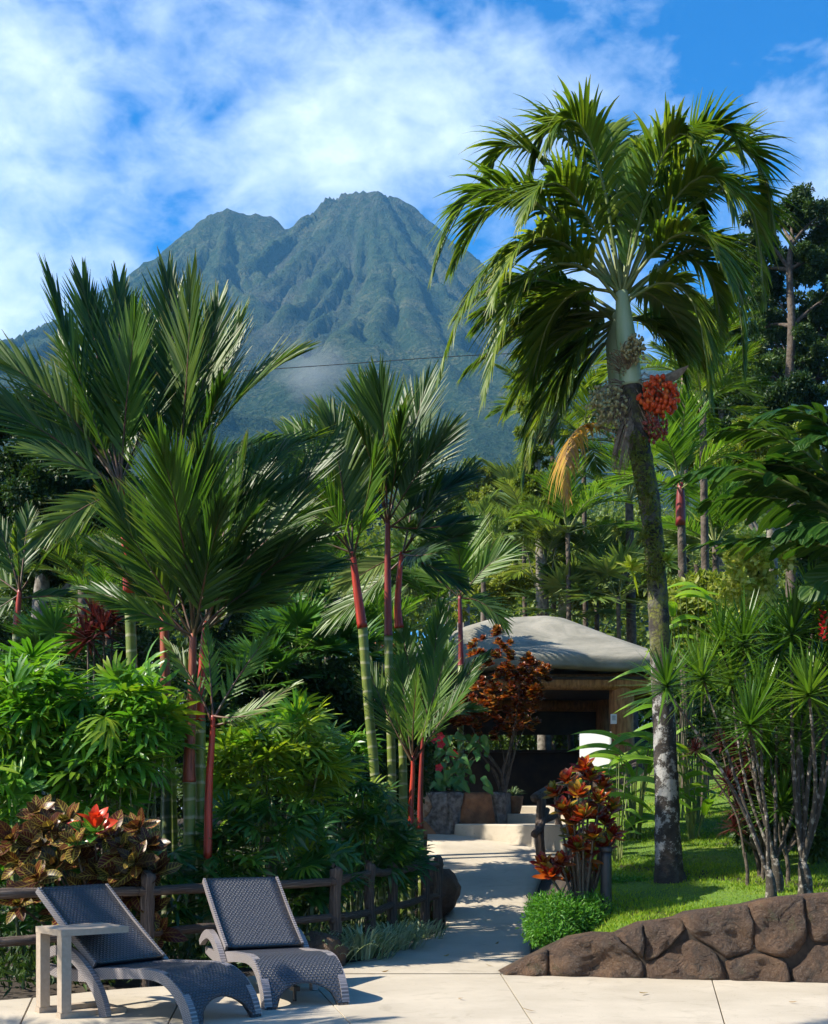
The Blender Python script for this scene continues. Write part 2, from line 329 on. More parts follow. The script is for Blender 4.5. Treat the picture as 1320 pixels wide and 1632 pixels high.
# the ground everywhere: soil under the beds, grassy further off
def terr(x, y):
    """height of the ground: flat by the patio, a ramp up to the steps, a lawn bank on the right"""
    pz = 1.05 * max(0.0, min(1.0, (y - 16.6) / 7.2)); pz = pz if y < 24 else 1.05 + (0.35 * min(1, (y - 24) / 2))
    lw = 0.36 + 0.128 * (y - 11.9) + 0.11 * (x - 1.9)
    xr = path_x(y)[1] + 0.12
    t = sstep(0.0, 0.75, x - xr) if y > 11.7 else 0.0
    if y > 21: lw = min(lw, 3.2) 
    z = pz + (max(lw, pz) - pz) * t
    return z
def path_x(y):
    ys = [5, 12.0, 13.5, 15.0, 16.6, 18.5, 20.5, 22.0, 24.2, 27]
    lo = [-9, -1.35, -.35, 0.05, 0.42, 0.38, 0.25, 0.22, 0.25, 0.2]
    hi = [9, 0.98, 1.18, 1.32, 1.48, 1.66, 2.0, 2.5, 3.2, 3.6]
    return float(np.interp(y, ys, lo)), float(np.interp(y, ys, hi))
xs = np.concatenate([-np.geomspace(4500, 14, 16), np.arange(-12, 14.01, 0.3), np.geomspace(16, 4500, 16)])
ys = np.concatenate([[-4500, -1500, -400, -100, -30, -10, 0, 4, 8], np.arange(9, 32, 0.3), np.geomspace(34, 4500, 16)])
mb = MB()
for j, y in enumerate(ys):
    for i, x in enumerate(xs):
        z = terr(min(max(x, -14), 12), min(y, 33))
        if y < 11.8 or (x < path_x(y)[0] - .0 and y < 16.6): z = -0.12 if y < 11.8 else -0.02
        if path_x(y)[0] - .3 < x < path_x(y)[1] + .3 and 11 < y < 27: z -= 0.10
        if y < 0: z = -0.12
        mb.vert((x, y, z))
nx = len(xs)
for j in range(len(ys) - 1):
    for i in range(nx - 1):
        a = j * nx + i; mb.face(a, a + 1, a + 1 + nx, a + nx)
ground = mb.obj('ground', M['soil']); tag(ground, 'dark soil of the garden beds under the planting', kind='structure')

# ------------------------------------------------------------------ volcano
def vnoise(x, y, seed):
    xi = np.floor(x).astype(np.int64); yi = np.floor(y).astype(np.int64); xf = x - xi; yf = y - yi
    def h(a, b):
        n = (a * 374761393 + b * 668265263 + seed * 1274126177) & 0x7fffffff
        n = ((n ^ (n >> 13)) * 1274126177) & 0x7fffffff
        return ((n ^ (n >> 16)) & 0xffff) / 65535.0
    u = xf * xf * (3 - 2 * xf); v = yf * yf * (3 - 2 * yf)
    return (h(xi, yi) * (1 - u) + h(xi + 1, yi) * u) * (1 - v) + (h(xi, yi + 1) * (1 - u) + h(xi + 1, yi + 1) * u) * v
def fbm(x, y, seed, o=4):
    s = 0; a = 0.5
    for k in range(o): s = s + a * vnoise(x * 2 ** k, y * 2 ** k, seed + k * 17); a *= 0.5
    return s / (1 - 0.5 ** o)
gx = np.concatenate([np.arange(-1700, -900, 22), np.arange(-900, 600, 5.5), np.arange(600, 1700, 22)]); gy = np.concatenate([np.arange(420, 1300, 8), np.arange(1300, 2150, 6), np.arange(2150, 2800, 25)])
X, Y = np.meshgrid(gx, gy)
def cone(cx, cyy, rt, ht, seed, amp, nf):
    dx = X - cx; dy = Y - cyy; r = np.hypot(dx, dy); th = np.arctan2(dy, dx)
    ux, uy = dx / (r + 1e-6), dy / (r + 1e-6)
    wx = fbm(X / 200., Y / 200., seed + 5, 4) * 1.1
    n1 = fbm(ux * nf + wx + r / 900., uy * nf + wx, seed, 4)
    g1 = 1 - np.abs(2 * n1 - 1) * 1.0
    n2 = fbm(ux * nf * 2.7 + wx * 2.5, uy * nf * 2.7 + r / 500., seed + 9, 3); g2 = 1 - np.abs(2 * n2 - 1)
    e = np.clip(r / 260., 0.0, 1)
    gul = (np.clip(g1 - .62, 0, 1) / .38) ** 1.6 * 1.0 + 0.45 * (np.clip(g2 - .7, 0, 1) / .3) ** 1.5
    h = np.interp(r * (0.96 + 0.08 * fbm(ux * 2 + 7, uy * 2, seed + 3, 2)), rt, ht)
    return h - amp * e * gul * np.clip(1.4 - r / 1500., .2, 1), gul * e
h1, q1 = cone(-76, 2000, [0, 20, 60, 120, 160, 280, 400, 600, 800, 1100, 1400, 2200], [929, 928, 916, 866, 824, 728, 640, 515, 400, 245, 120, 30], 3, 38, 5.0)
h2, q2 = cone(-276, 1950, [0, 25, 80, 167, 290, 350, 500, 700, 900, 1100, 1300, 1600, 2000], [882, 879, 826, 748, 655, 615, 520, 420, 320, 240, 160, 80, 40], 11, 40, 5.2)
h3, q3 = cone(-228, 1965, [0, 20, 60, 150, 300, 500, 3000], [884, 880, 838, 740, 560, 200, -300], 27, 20, 3.0)
k = 9.0; H = k * np.logaddexp(np.logaddexp(h1 / k, h2 / k), h3 / k); q = np.where(h1 > h2, q1, q2)
hr = fbm(X / 34., Y / 34., 31, 4); H = H + (hr - .5) * 15 + (fbm(X / 12., Y / 12., 41, 2) - .5) * 6
crag = np.clip((H - 800) / 120, 0, 1); H = H + crag * (fbm(X / 18., Y / 18., 51, 3) - .5) * 12
me = bpy.data.meshes.new('volcano'); ny_, nx_ = X.shape
co = np.stack([X, Y, H], -1).reshape(-1, 3); idx = np.arange(ny_ * nx_).reshape(ny_, nx_)
fc = np.stack([idx[:-1, :-1], idx[:-1, 1:], idx[1:, 1:], idx[1:, :-1]], -1).reshape(-1, 4)
me.from_pydata([], [], []); me.vertices.add(len(co)); me.vertices.foreach_set('co', co.ravel())
me.loops.add(fc.size); me.loops.foreach_set('vertex_index', fc.ravel().astype(np.int32))
me.polygons.add(len(fc)); me.polygons.foreach_set('loop_start', np.arange(0, fc.size, 4, dtype=np.int32))
me.polygons.foreach_set('loop_total', np.full(len(fc), 4, np.int32)); me.update(); me.validate()
me.polygons.foreach_set('use_smooth', [True] * len(me.polygons))
at = me.attributes.new('gully', 'FLOAT', 'POINT'); at.data.foreach_set('value', q.ravel().astype(np.float32))
m, nt, p, o = mat('volcano_slopes')
g = N(nt, 'ShaderNodeAttribute', attribute_name='gully'); pos = N(nt, 'ShaderNodeNewGeometry'); sp = N(nt, 'ShaderNodeSeparateXYZ'); nt.links.new(pos.outputs['Position'], sp.inputs[0])
n1 = tex(nt, 'noise', 0.012, 8, 0.6, 'World'); n2 = tex(nt, 'noise', 0.09, 6, 0.65, 'World'); n3 = tex(nt, 'noise', 0.25, 3, 0.6, 'World')
col = ramp(nt, n1, [(0.3, (0.024, 0.042, 0.022)), (0.5, (0.046, 0.066, 0.030)), (0.68, (0.100, 0.104, 0.056))])
col = mixc(nt, ramp(nt, n2, [(0.42, 0.75), (0.58, 0)]), col, (0.014, 0.036, 0.014))
rock = mth(nt, 'MULTIPLY', ramp(nt, g.outputs['Fac'], [(0.4, 0), (0.9, 0.55)]), ramp(nt, mth(nt, 'MULTIPLY', sp.outputs[2], 0.001), [(0.36, 0.0), (0.52, 1)]))
rock = mth(nt, 'MAXIMUM', rock, mth(nt, 'MULTIPLY', ramp(nt, mth(nt, 'MULTIPLY', sp.outputs[2], 0.001), [(0.80, 0), (0.93, 0.8)]), ramp(nt, n2, [(0.4, 0.2), (0.6, 1)])))
col = mixc(nt, rock, col, (0.070, 0.066, 0.060))
# forest speckle low on the slopes
fm = ramp(nt, mth(nt, 'MULTIPLY', sp.outputs[2], 0.001), [(0.40, 1), (0.60, 0.35)])
sk = mth(nt, 'MULTIPLY', ramp(nt, n3, [(0.42, 1), (0.55, 0)]), fm); col = mixc(nt, sk, col, (0.010, 0.028, 0.010))
nt.links.new(col, p.inputs['Base Color']); p.inputs['Roughness'].default_value = 1; p.inputs['Specular IOR Level'].default_value = 0.1
bump(nt, p, mth(nt, 'ADD', mth(nt, 'MULTIPLY', n3, 0.6), n2), 1.0, 9.0)
me.materials.append(m); me.name = 'volcano'; vo = link('volcano', me); tag(vo, 'tall green volcano with two summits and dark gullies', kind='structure')

# haze: the air between here and the volcano
mb = MB(); box(mb, (0, 1200, 498), (9400, 7400, 1000)); m = bpy.data.materials.new('haze'); m.use_nodes = True; nt = m.node_tree; nt.nodes.clear()
o = N(nt, 'ShaderNodeOutputMaterial'); pv = N(nt, 'ShaderNodeVolumePrincipled'); pv.inputs['Color'].default_value = (0.18, 0.55, 1.0, 1)
pv.inputs['Density'].default_value = 0.00013; pv.inputs['Anisotropy'].default_value = 0.0; nt.links.new(pv.outputs[0], o.inputs['Volume'])
hz = mb.obj('haze', m, smooth=False); tag(hz, kind='stuff'); tag(hz, 'thin blue haze in the air before the volcano')

# ------------------------------------------------------------------ patio, path, steps
m, nt, p, o = mat('pale_concrete')
a = tex(nt, 'noise', 0.9, 6, 0.6, 'World'); b = tex(nt, 'noise', 14, 6, 0.6, 'World'); c = tex(nt, 'noise', 120, 3, 0.6, 'World')
col = ramp(nt, a, [(0.3, (0.36, 0.31, 0.235)), (0.7, (0.50, 0.435, 0.34))])
col = mixc(nt, ramp(nt, b, [(0.45, 0), (0.75, 0.35)]), col, (0.40, 0.34, 0.26)); col = mixc(nt, ramp(nt, c, [(0.55, 0), (0.75, 0.25)]), col, (0.3, 0.26, 0.2))
st_ = tex(nt, 'noise', 2.3, 9, 0.7, 'World', dist=1.5); col = mixc(nt, ramp(nt, st_, [(0.55, 0), (0.68, 0.45)]), col, (0.24, 0.205, 0.15)); sk_ = tex(nt, 'noise', 38, 2, 0.5, 'World'); col = mixc(nt, ramp(nt, sk_, [(0.70, 0), (0.74, .7)]), col, (0.10, 0.08, 0.055))
nt.links.new(col, p.inputs['Base Color']); p.inputs['Roughness'].default_value = 0.75; bump(nt, p, mth(nt, 'ADD', c, b), 0.2, 0.004); M['conc'] = m
M['joint'] = simple('joint_filler', (0.03, 0.026, 0.02), (0.07, 0.06, 0.045), 30, 1, 0)
mb = MB(); edge = [(-9, 8.3), (-5.6, 9.75), (-4.0, 10.1), (-3.2, 10.35), (-2.55, 10.95), (-1.9, 11.35), (-1.1, 12.3), (-.55, 12.95)]
# patio bed and its slabs, joints run towards the camera
mb = MB(); prism(mb, [(-9, -3), (9, -3), (9, 11.9), (0.8, 12.1), (0.8, 13.4), (-.55, 12.95), (-1.1, 12.3), (-1.9, 11.35), (-2.55, 10.95), (-3.2, 10.35), (-4.0, 10.1), (-5.6, 9.75), (-9, 8.3)], -0.115, -0.03)
patio = mb.obj('patio', M['joint'], smooth=False); tag(patio, 'pale concrete patio with narrow joints in front of the garden', kind='structure')
def jx(k, y):   # x of joint k at depth y
    a0, a1 = {-4: (-6.2, -7.9), -3: (-4.4, -5.6), -2: (-2.75, -3.35), -1: (-1.72, -2.0), 0: (-.44, -.98), 1: (.832, .792), 2: (2.17, 2.68), 3: (3.6, 4.5), 4: (5.2, 6.4), 5: (7, 8.6)}[k]
    return lerp(a0, a1, (y - 9.2) / 2.7)
def top_edge(x):
    ex = [q[0] for q in edge] + [0.8, 0.85, 9]; ey = [q[1] for q in edge] + [13.38, 11.88, 11.75]
    return float(np.interp(x, ex, ey))
for k in range(-4, 5):
    for (y0, y1) in ((5.2, 9.2), (9.206, 99)) if k not in (0, 1, 2) else ((4.0, 99),):
        pts = []; G = 0.005
        for t in np.linspace(0, 1, 7):
            if y1 > 50:
                y = 11.5
                for _ in range(6): x = lerp(jx(k, y) + G, jx(k + 1, y) - G, t); y = top_edge(x) - 0.003
            else: y = y1; x = lerp(jx(k, y) + G, jx(k + 1, y) - G, t)
            pts.append((x, y))
        pts = pts[::-1] + [(jx(k, y0) + G, y0), (jx(k + 1, y0) - G, y0)]
        mb = MB(); prism(mb, pts, -0.10, 0.0, 0.004); mb.obj('slab', M['conc'], patio, smooth=False)
# path
mb = MB(); rows = []
for y in np.arange(12.0, 25.01, 0.25):
    lo, hi = path_x(y); r = []
    if y < 13.4: lo = max(lo, float(np.interp(y, [12, 12.3, 12.95, 13.4], [-1.3, -1.1, -.55, -.3]))); 
    for t in np.linspace(0, 1, 9):
        x = lerp(lo, hi, t); z = 1.05 * max(0, min(1, (y - 16.6) / 7.2)) + 0.006
        r.append(mb.vert((x, y, z)))
    r = [mb.vert((lo - .01, y, z - .15))] + r + [mb.vert((hi + .01, y, z - .15))]
    rows.append(r)
for a, b in zip(rows, rows[1:]):
    for i in range(len(a) - 1): mb.face(a[i], a[i + 1], b[i + 1], b[i])
pth = mb.obj('path', M['conc']); tag(pth, 'pale concrete path climbing to the pavilion steps', kind='structure')
st = bpy.data.objects.new('steps', None); C.objects.link(st); tag(st, 'three pale concrete steps up to the pavilion floor', kind='structure')
def roundpoly(pts, r=0.12):
    out_ = []
    for i in range(len(pts)):
        a, b, c = Vector(pts[i - 1]), Vector(pts[i]), Vector(pts[(i + 1) % len(pts)])
        p0 = b + (a - b).normalized() * r; p2 = b + (c - b).normalized() * r
        for t in (0, .33, .67, 1): out_.append(p0 * (1 - t) ** 2 + b * (2 * t * (1 - t)) + p2 * t * t)
    return out_
for pts, z0, z1 in (([(0.72, 23.7), (1.6, 22.9), (2.7, 21.7), (4.2, 21.7), (4.2, 29), (0.72, 29)], 0.3, 1.24),
                    ([(1.55, 24.6), (2.3, 24.3), (3.1, 23.3), (4.4, 23.0), (4.4, 29.2), (1.55, 29.2)], 0.4, 1.42),
                    ([(1.95, 25.9), (2.6, 25.6), (3.6, 24.8), (4.6, 24.6), (4.6, 29.4), (1.95, 29.4)], 0.5, 1.57)):
    mb = MB(); prism(mb, roundpoly(pts), z0, z1, 0.02); mb.obj('step', M['conc'], st, smooth=False)
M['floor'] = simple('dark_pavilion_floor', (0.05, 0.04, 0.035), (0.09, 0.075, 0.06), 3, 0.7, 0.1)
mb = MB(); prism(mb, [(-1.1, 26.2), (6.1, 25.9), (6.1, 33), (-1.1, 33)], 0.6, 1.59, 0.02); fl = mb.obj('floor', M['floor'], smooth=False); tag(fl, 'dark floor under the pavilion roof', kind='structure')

# ------------------------------------------------------------------ lawn
m, nt, p, o = mat('lawn_green'); a = tex(nt, 'noise', 1.3, 6, 0.6, 'World'); b = tex(nt, 'noise', 40, 4, 0.7, 'World')
col = ramp(nt, a, [(0.3, (0.08, 0.17, 0.010)), (0.55, (0.15, 0.26, 0.014)), (0.75, (0.26, 0.28, 0.03))]); col = mixc(nt, ramp(nt, b, [(0.4, .6), (0.6, 0)]), col, (0.03, 0.06, 0.01))
nt.links.new(col, p.inputs['Base Color']); p.inputs['Roughness'].default_value = 1; bump(nt, p, b, 0.8, 0.03); M['lawn'] = m
mb = MB(); rows = []
def lawn_lo(y): return path_x(y)[1] + float(np.interp(y, [11.7, 12.3, 13, 14, 16, 20, 24], [.55, .65, .62, .65, .75, 0.9, 1.2]))
yy = np.concatenate([np.arange(11.85, 16, 0.2), np.arange(16, 30, .5)])
for y in yy: rows.append([mb.vert((x, y, terr(x, y) + 0.015 + 0.02 * math.sin(x * 3.1 + y * 2.3))) for x in np.linspace(lawn_lo(y), 13, 46)])
for a, b in zip(rows, rows[1:]):
    for i in range(len(a) - 1): mb.face(a[i], a[i + 1], b[i + 1], b[i])
lawn = mb.obj('lawn', M['lawn']); tag(lawn, 'bright green mown lawn on the bank above the stone wall', kind='structure')
M['blade'] = leafmat('grass_blade', [(0.1, (0.08, 0.17, 0.010)), (0.5, (0.16, 0.28, 0.014)), (0.9, (0.32, 0.36, 0.035))], 0.6, 0.35)

# leaf scatter with numpy: each leaf two triangles folded at the middle
def scatter(name, pos, dirs, nrm, ln, wd, material, parent=None, kind=None, fold=0.2):
    n = len(pos); dirs = dirs / (np.linalg.norm(dirs, axis=1, keepdims=True) + 1e-9)
    s = np.cross(dirs, nrm); s /= (np.linalg.norm(s, axis=1, keepdims=True) + 1e-9); nn = np.cross(s, dirs)
    ln = np.asarray(ln)[:, None]; wd = np.asarray(wd)[:, None]
    mid = pos + dirs * ln * 0.45
    v = np.stack([pos, mid - s * wd / 2 + nn * wd * fold, pos + dirs * ln - nn * ln * 0.08, mid + s * wd / 2 + nn * wd * fold], 1).reshape(-1, 3)
    b = np.arange(n)[:, None] * 4; f = np.concatenate([b + [0, 1, 2], b + [0, 2, 3]], 1).reshape(-1, 3)
    me = bpy.data.meshes.new(name); me.vertices.add(len(v)); me.vertices.foreach_set('co', v.ravel())
    me.loops.add(f.size); me.loops.foreach_set('vertex_index', f.ravel().astype(np.int32))
    me.polygons.add(len(f)); me.polygons.foreach_set('loop_start', np.arange(0, f.size, 3, dtype=np.int32))
    me.polygons.foreach_set('loop_total', np.full(len(f), 3, np.int32)); me.update()
    uvv = np.tile(np.array([[.5, 0], [0, .45], [.5, 1], [1, .45]], np.float32), (n, 1)); ul = me.uv_layers.new(name='UVMap'); ul.data.foreach_set('uv', uvv[f.ravel()].ravel())
    me.materials.append(material); o = link(name, me, parent)
    if kind: o['kind'] = kind
    return o
n = 62000; px_ = []; 
yv = 11.9 + 9.5 * rng.random(n * 2) ** 1.6; xv = 1.5 + 8 * rng.random(n * 2)
keep = [(xx > lawn_lo(y_) + .02 and xx / y_ < .36) for xx, y_ in zip(xv, yv)]; xv = xv[keep][:n]; yv = yv[keep][:n]
zv = np.array([terr(a_, b_) for a_, b_ in zip(xv, yv)]); pos = np.stack([xv, yv, zv], 1)
dr = rng.normal(0, .45, (len(pos), 3)); dr[:, 2] = 1; sz = rng.uniform(.025, .06, len(pos))
tag(scatter('grass', pos, dr, rng.normal(0, 1, (len(pos), 3)), sz, sz * .22, M['blade']), 'short green grass blades growing on the lawn bank', kind='stuff')

# ------------------------------------------------------------------ retaining wall with its stones
m, nt, p, o = mat('brown_stone'); a = tex(nt, 'noise', 3.0, 7, 0.6); b = tex(nt, 'noise', 28, 8, 0.7)
col = ramp(nt, a, [(0.3, (0.034, 0.016, 0.008)), (0.48, (0.092, 0.044, 0.020)), (0.68, (0.20, 0.105, 0.048))]); col = mixc(nt, ramp(nt, b, [(0.5, 0), (0.72, .45)]), col, (0.26, 0.17, 0.10))
col = mixc(nt, mth(nt, 'MULTIPLY', rnd(nt), 0.5), col, (0.045, 0.032, 0.024)); cr_ = tex(nt, 'noise', 7, 9, 0.75, dist=1.2); col = mixc(nt, ramp(nt, tex(nt, 'noise', 5, 7, 0.7, dist=.6), [(0.58, 0), (0.66, .5)]), col, (0.055, 0.065, 0.02)); col = mixc(nt, ramp(nt, tex(nt, 'noise', 70, 4, 0.8), [(0.56, 0), (0.68, .55)]), col, (0.27, 0.22, 0.17)); col = mixc(nt, ramp(nt, cr_, [(0.36, .85), (0.46, 0)]), col, (0.018, 0.012, 0.008))
nt.links.new(col, p.inputs['Base Color']); p.inputs['Roughness'].default_value = 0.62; bump(nt, p, mth(nt, 'ADD', mth(nt, 'MULTIPLY', cr_, 2.0), b), 1.0, 0.035); M['stone'] = m
M['mortar'] = simple('dark_mortar', (0.02, 0.014, 0.01), (0.045, 0.032, 0.022), 20, 1, 0.3)
M['graystone'] = simple('grey_rough_stone', (0.06, 0.052, 0.047), (0.21, 0.19, 0.17), 12, 0.8, 0.9, 0.03)
M['tanstone'] = simple('tan_chiselled_stone', (0.24, 0.14, 0.085), (0.42, 0.30, 0.20), 10, 0.8, 1.0, 0.03, bscale=22)
M['rust'] = simple('rusty_brown_stone', (0.17, 0.07, 0.03), (0.33, 0.15, 0.065), 6, 0.75, 0.9, 0.03)
from mathutils import noise as mnoise
def stone(poly, to_world, depth, material, parent, gap=0.012, rough=0.02, power=4, top=None, name='stone'):
    """a bulging stone: poly in wall coordinates (s, z); to_world(s, z, out)"""
    n = len(poly); c = Vector((sum(q[0] for q in poly) / n, sum(q[1] for q in poly) / n)); B = []
    for i in range(n):
        a, b_ = Vector(poly[i]), Vector(poly[(i + 1) % n]); k = max(2, int((b_ - a).length / 0.06))
        for t in range(k): B.append(a.lerp(b_, t / k))
    for _ in range(1): B = [(B[i - 1] + B[i] * 4 + B[(i + 1) % len(B)]) / 6 for i in range(len(B))]
    B = [q + Vector((mnoise.noise(Vector((q.x * 9, q.y * 9, 1))), mnoise.noise(Vector((q.x * 9, q.y * 9, 7))))) * .012 for q in B]
    B = [q + (c - q).normalized() * gap for q in B]; mb = MB(); sd_ = random.uniform(0, 50)
    rr_ = [0.0, .25, .45, .62, .76, .87, .94, 1.0]; rows = []
    for t in rr_:
        row = []
        for q in B:
            w2 = c.lerp(q, t); h = (1 - t ** power) ** 0.6
            nz = mnoise.noise(Vector((w2.x * 5 + sd_, w2.y * 5, 0))) * rough * 1.6 + mnoise.noise(Vector((w2.x * 17 + sd_, w2.y * 17, 3))) * rough * .6
            row.append(mb.vert(to_world(w2.x, w2.y, depth * h + nz * (1 if t < .97 else .3))))
            if t == 0: break
        rows.append(row)
    nb = len(B)
    for i in range(nb): mb.face(rows[0][0], rows[1][i], rows[1][(i + 1) % nb])
    for a, b_ in zip(rows[1:], rows[2:]):
        for i in range(nb): mb.face(a[i], b_[i], b_[(i + 1) % nb], a[(i + 1) % nb])
    back = [mb.vert(to_world(q.x, q.y, -0.05)) for q in B]
    for i in range(nb): mb.face(rows[-1][i], back[i], back[(i + 1) % nb], rows[-1][(i + 1) % nb])
    return mb.obj(name, material, parent)
wt = thing('retaining_wall', 'low brown wall of big rounded stones holding the lawn bank', 'wall', (0.8, 11.95, 0))
def wline(px): return lerp(11.97, 11.42, (px - 800) / 520) # depth of the wall foot under a pixel column
def w_uv(cx, cy):
    px, py = 780 + cx / 2.444, 1140 + cy / 2.444; d = wline(px) + .05; q = P(px, py, d); return (q.x, max(q.z, -0.03))
def w_world(s, z, o_):
    y = lerp(11.97, 11.42, (s - .8) / 2.8); lean = 0.10 * max(z, 0)
    return (s - .8 + 0.05 * o_, y - o_ + lean - 11.95, z)
SP = [[(45, 1008), (110, 965), (230, 905), (228, 1016), (60, 1014)],
      [(230, 905), (320, 862), (420, 845), (495, 850), (510, 880), (560, 920), (600, 960), (600, 1028), (232, 1018)],
      [(500, 850), (600, 808), (600, 955), (555, 915), (512, 878)],
      [(600, 808), (690, 796), (742, 785), (772, 832), (700, 890), (650, 945), (602, 958)],
      [(603, 962), (655, 945), (720, 888), (790, 870), (862, 902), (900, 950), (925, 1036), (602, 1030)],
      [(745, 785), (785, 765), (1012, 735), (1030, 800), (1028, 918), (915, 948), (868, 900), (795, 868), (772, 838)],
      [(1015, 732), (1100, 712), (1228, 700), (1234, 880), (1190, 938), (1140, 946), (1032, 918)],
      [(912, 950), (1030, 922), (1138, 948), (1164, 985), (1166, 1042), (928, 1038)],
      [(1232, 700), (1345, 690), (1420, 700), (1420, 800), (1340, 880), (1262, 886), (1240, 862)],
      [(1262, 890), (1345, 882), (1420, 940), (1430, 1046), (1170, 1044), (1170, 985), (1235, 942)],
      [(1425, 700), (1600, 680), (1640, 860), (1530, 930), (1425, 935), (1345, 880), (1424, 800)],
      [(1425, 940), (1530, 932), (1640, 1000), (1650, 1050), (1433, 1048)],
      [(1600, 680), (1850, 670), (1860, 1055), (1655, 1050), (1640, 860)]]
for q in SP: stone([w_uv(*c) for c in q], w_world, 0.042, M['stone'], wt, 0.0005, 0.04, 12)
# body of the wall behind the stones, its rounded top runs back into the turf
tops = [(45, 1006), (110, 972), (230, 912), (320, 869), (420, 852), (495, 855), (600, 813), (690, 802), (745, 791), (785, 772), (1012, 742), (1100, 720), (1230, 707), (1345, 698), (1600, 690), (1850, 680)]
def tops_y(x): return lerp(11.97, 11.42, x / 2.8) - 11.95 + .045
mb = MB(); rows = []
for (cx, cyy) in tops:
    s, z = w_uv(cx, cyy); r = []
    for dz, dy in ((-99, 0.0), (-.35, 0.0), (-0.03, 0.012), (0.0, 0.05), (0.012, 0.14), (0.0, 0.28), (-0.06, 0.42), (-.5, .46)):
        zz = max(z + dz, -0.05) if dz > -1 else -0.06
        if dy > .4: zz = max(min(z, terr(s, 12.4)) - .3, -.06)
        r.append(mb.vert(w_world(s, zz, -dy - .004), (0, 0)))
    rows.append(r)
for a, b_ in zip(rows, rows[1:]):
    for i in range(len(a) - 1): mb.face(a[i], a[i + 1], b_[i + 1], b_[i])
mb.m = [1 if mb.v[f_[0]][1] < tops_y(mb.v[f_[0]][0]) else 0 for f_ in mb.f]; mb.obj('wall_core', [M['stone'], M['mortar']], wt)

FL = [leafmat('fallen_leaf', [(0.1, (0.10, 0.05, 0.02)), (0.5, (0.22, 0.13, 0.04)), (0.9, (0.32, 0.24, 0.06))], .8, .1)]
for (x_, y_, lb) in ((.35, 10.4, 'dry brown leaf lying on the open patio right of the loungers'), (1.9, 10.7, 'dry leaf lying in front of the stone wall'), (.9, 9.7, 'dry leaf beside the long patio joint in the foreground'), (2.9, 10.2, 'dry leaf on the patio near the right edge'),
                     (.3, 13.4, 'dry leaf on the path mouth by the striped grass'), (.9, 14.6, 'dry leaf in the middle of the path'), (.75, 12.5, 'dry leaf where the path meets the patio'), (-.3, 12.1, 'dry leaf near the tall fence post')):
    mb = MB(); a_ = random.uniform(0, 6.28); blade(mb, Vector((0, 0, .008)), Vector((math.cos(a_), math.sin(a_), .05)), Vector((-math.sin(a_), math.cos(a_), .2)), random.uniform(.06, .13), random.uniform(.015, .03), 'oval', 4, -.1, fold=.5)
    tag(mb.obj('fallen_leaf', FL[0], None, True, (x_, y_, 0.006)), lb, 'leaf', 'dry leaves fallen on the concrete')
# ------------------------------------------------------------------ rustic fence
m, nt, p, o = mat('dark_log'); a = tex(nt, 'noise', 10, 7, 0.65, sx=(1, 1, 1)); b = tex(nt, 'noise', 45, 6, 0.7)
uvc = N(nt, 'ShaderNodeTexCoord'); mp = N(nt, 'ShaderNodeMapping'); mp.inputs['Scale'].default_value = (14, 1.6, 1); nt.links.new(uvc.outputs['UV'], mp.inputs[0])
g = N(nt, 'ShaderNodeTexNoise'); g.inputs['Scale'].default_value = 2.0; g.inputs['Detail'].default_value = 6; nt.links.new(mp.outputs[0], g.inputs['Vector'])
col = ramp(nt, g.outputs['Fac'], [(0.35, (0.035, 0.022, 0.016)), (0.55, (0.10, 0.066, 0.047)), (0.7, (0.24, 0.17, 0.125))])
nt.links.new(col, p.inputs['Base Color']); p.inputs['Roughness'].default_value = 0.7; bump(nt, p, mth(nt, 'ADD', g.outputs['Fac'], mth(nt, 'MULTIPLY', b, .4)), 0.9, 0.02); M['log'] = m
fen = thing('rustic_fence', 'dark rustic log fence curving behind the two loungers', 'fence', (-2.3, 11.45, 0))
FP = [(-6.6, 9.6), (-5.2, 10.15), (-3.75, 10.72), (-2.3, 11.4), (-.78, 13.05), (-.47, 14.0), (-.24, 14.9), (0.13, 15.9), (0.30, 16.35)]
def froot(q): return Vector((q[0] + 2.3, q[1] - 11.45, 0))
for i, q in enumerate(FP):
    b0 = froot(q); h = 0.92 + random.uniform(-.03, .03) - (0.03 if i > 4 else 0); r = 0.062 if i < 5 else .058
    mb = MB(); j = lambda s_=.012: Vector((random.uniform(-s_, s_), random.uniform(-s_, s_), 0))
    tube(mb, [b0 + Vector((0, 0, -.1)), b0 + j() + Vector((0, 0, .25)), b0 + j() + Vector((0, 0, .6)), b0 + j() + Vector((0, 0, h - .02)), b0 + Vector((0, 0, h))], [r * 1.12, r, r * .95, r * 1.05, r * .8], 12, 0.09, 4)
    mb.obj('post', M['log'], fen)
for i in range(len(FP) - 1):
    a, b_ = froot(FP[i]), froot(FP[i + 1]); dv = (b_ - a).normalized()
    for z, r in ((0.80, .043), (0.42, .040)):
        if i == len(FP) - 2 and z < .5: z = .40
        z0 = z + random.uniform(-.02, .02); z1 = z + random.uniform(-.02, .02); mid = (a + b_) / 2 + Vector((0, 0, (z0 + z1) / 2 + random.uniform(-.02, .02)))
        mb = MB(); tube(mb, [a - dv * .1 + Vector((0, 0, z0)), a.lerp(b_, .25) + Vector((0, 0, z0 + random.uniform(-.012, .012))), mid, b_ + dv * .1 + Vector((0, 0, z1))], [r * .9, r * 1.08, r, r * .92], 10, 0.1, 6)
        mb.obj('rail', M['log'], fen)
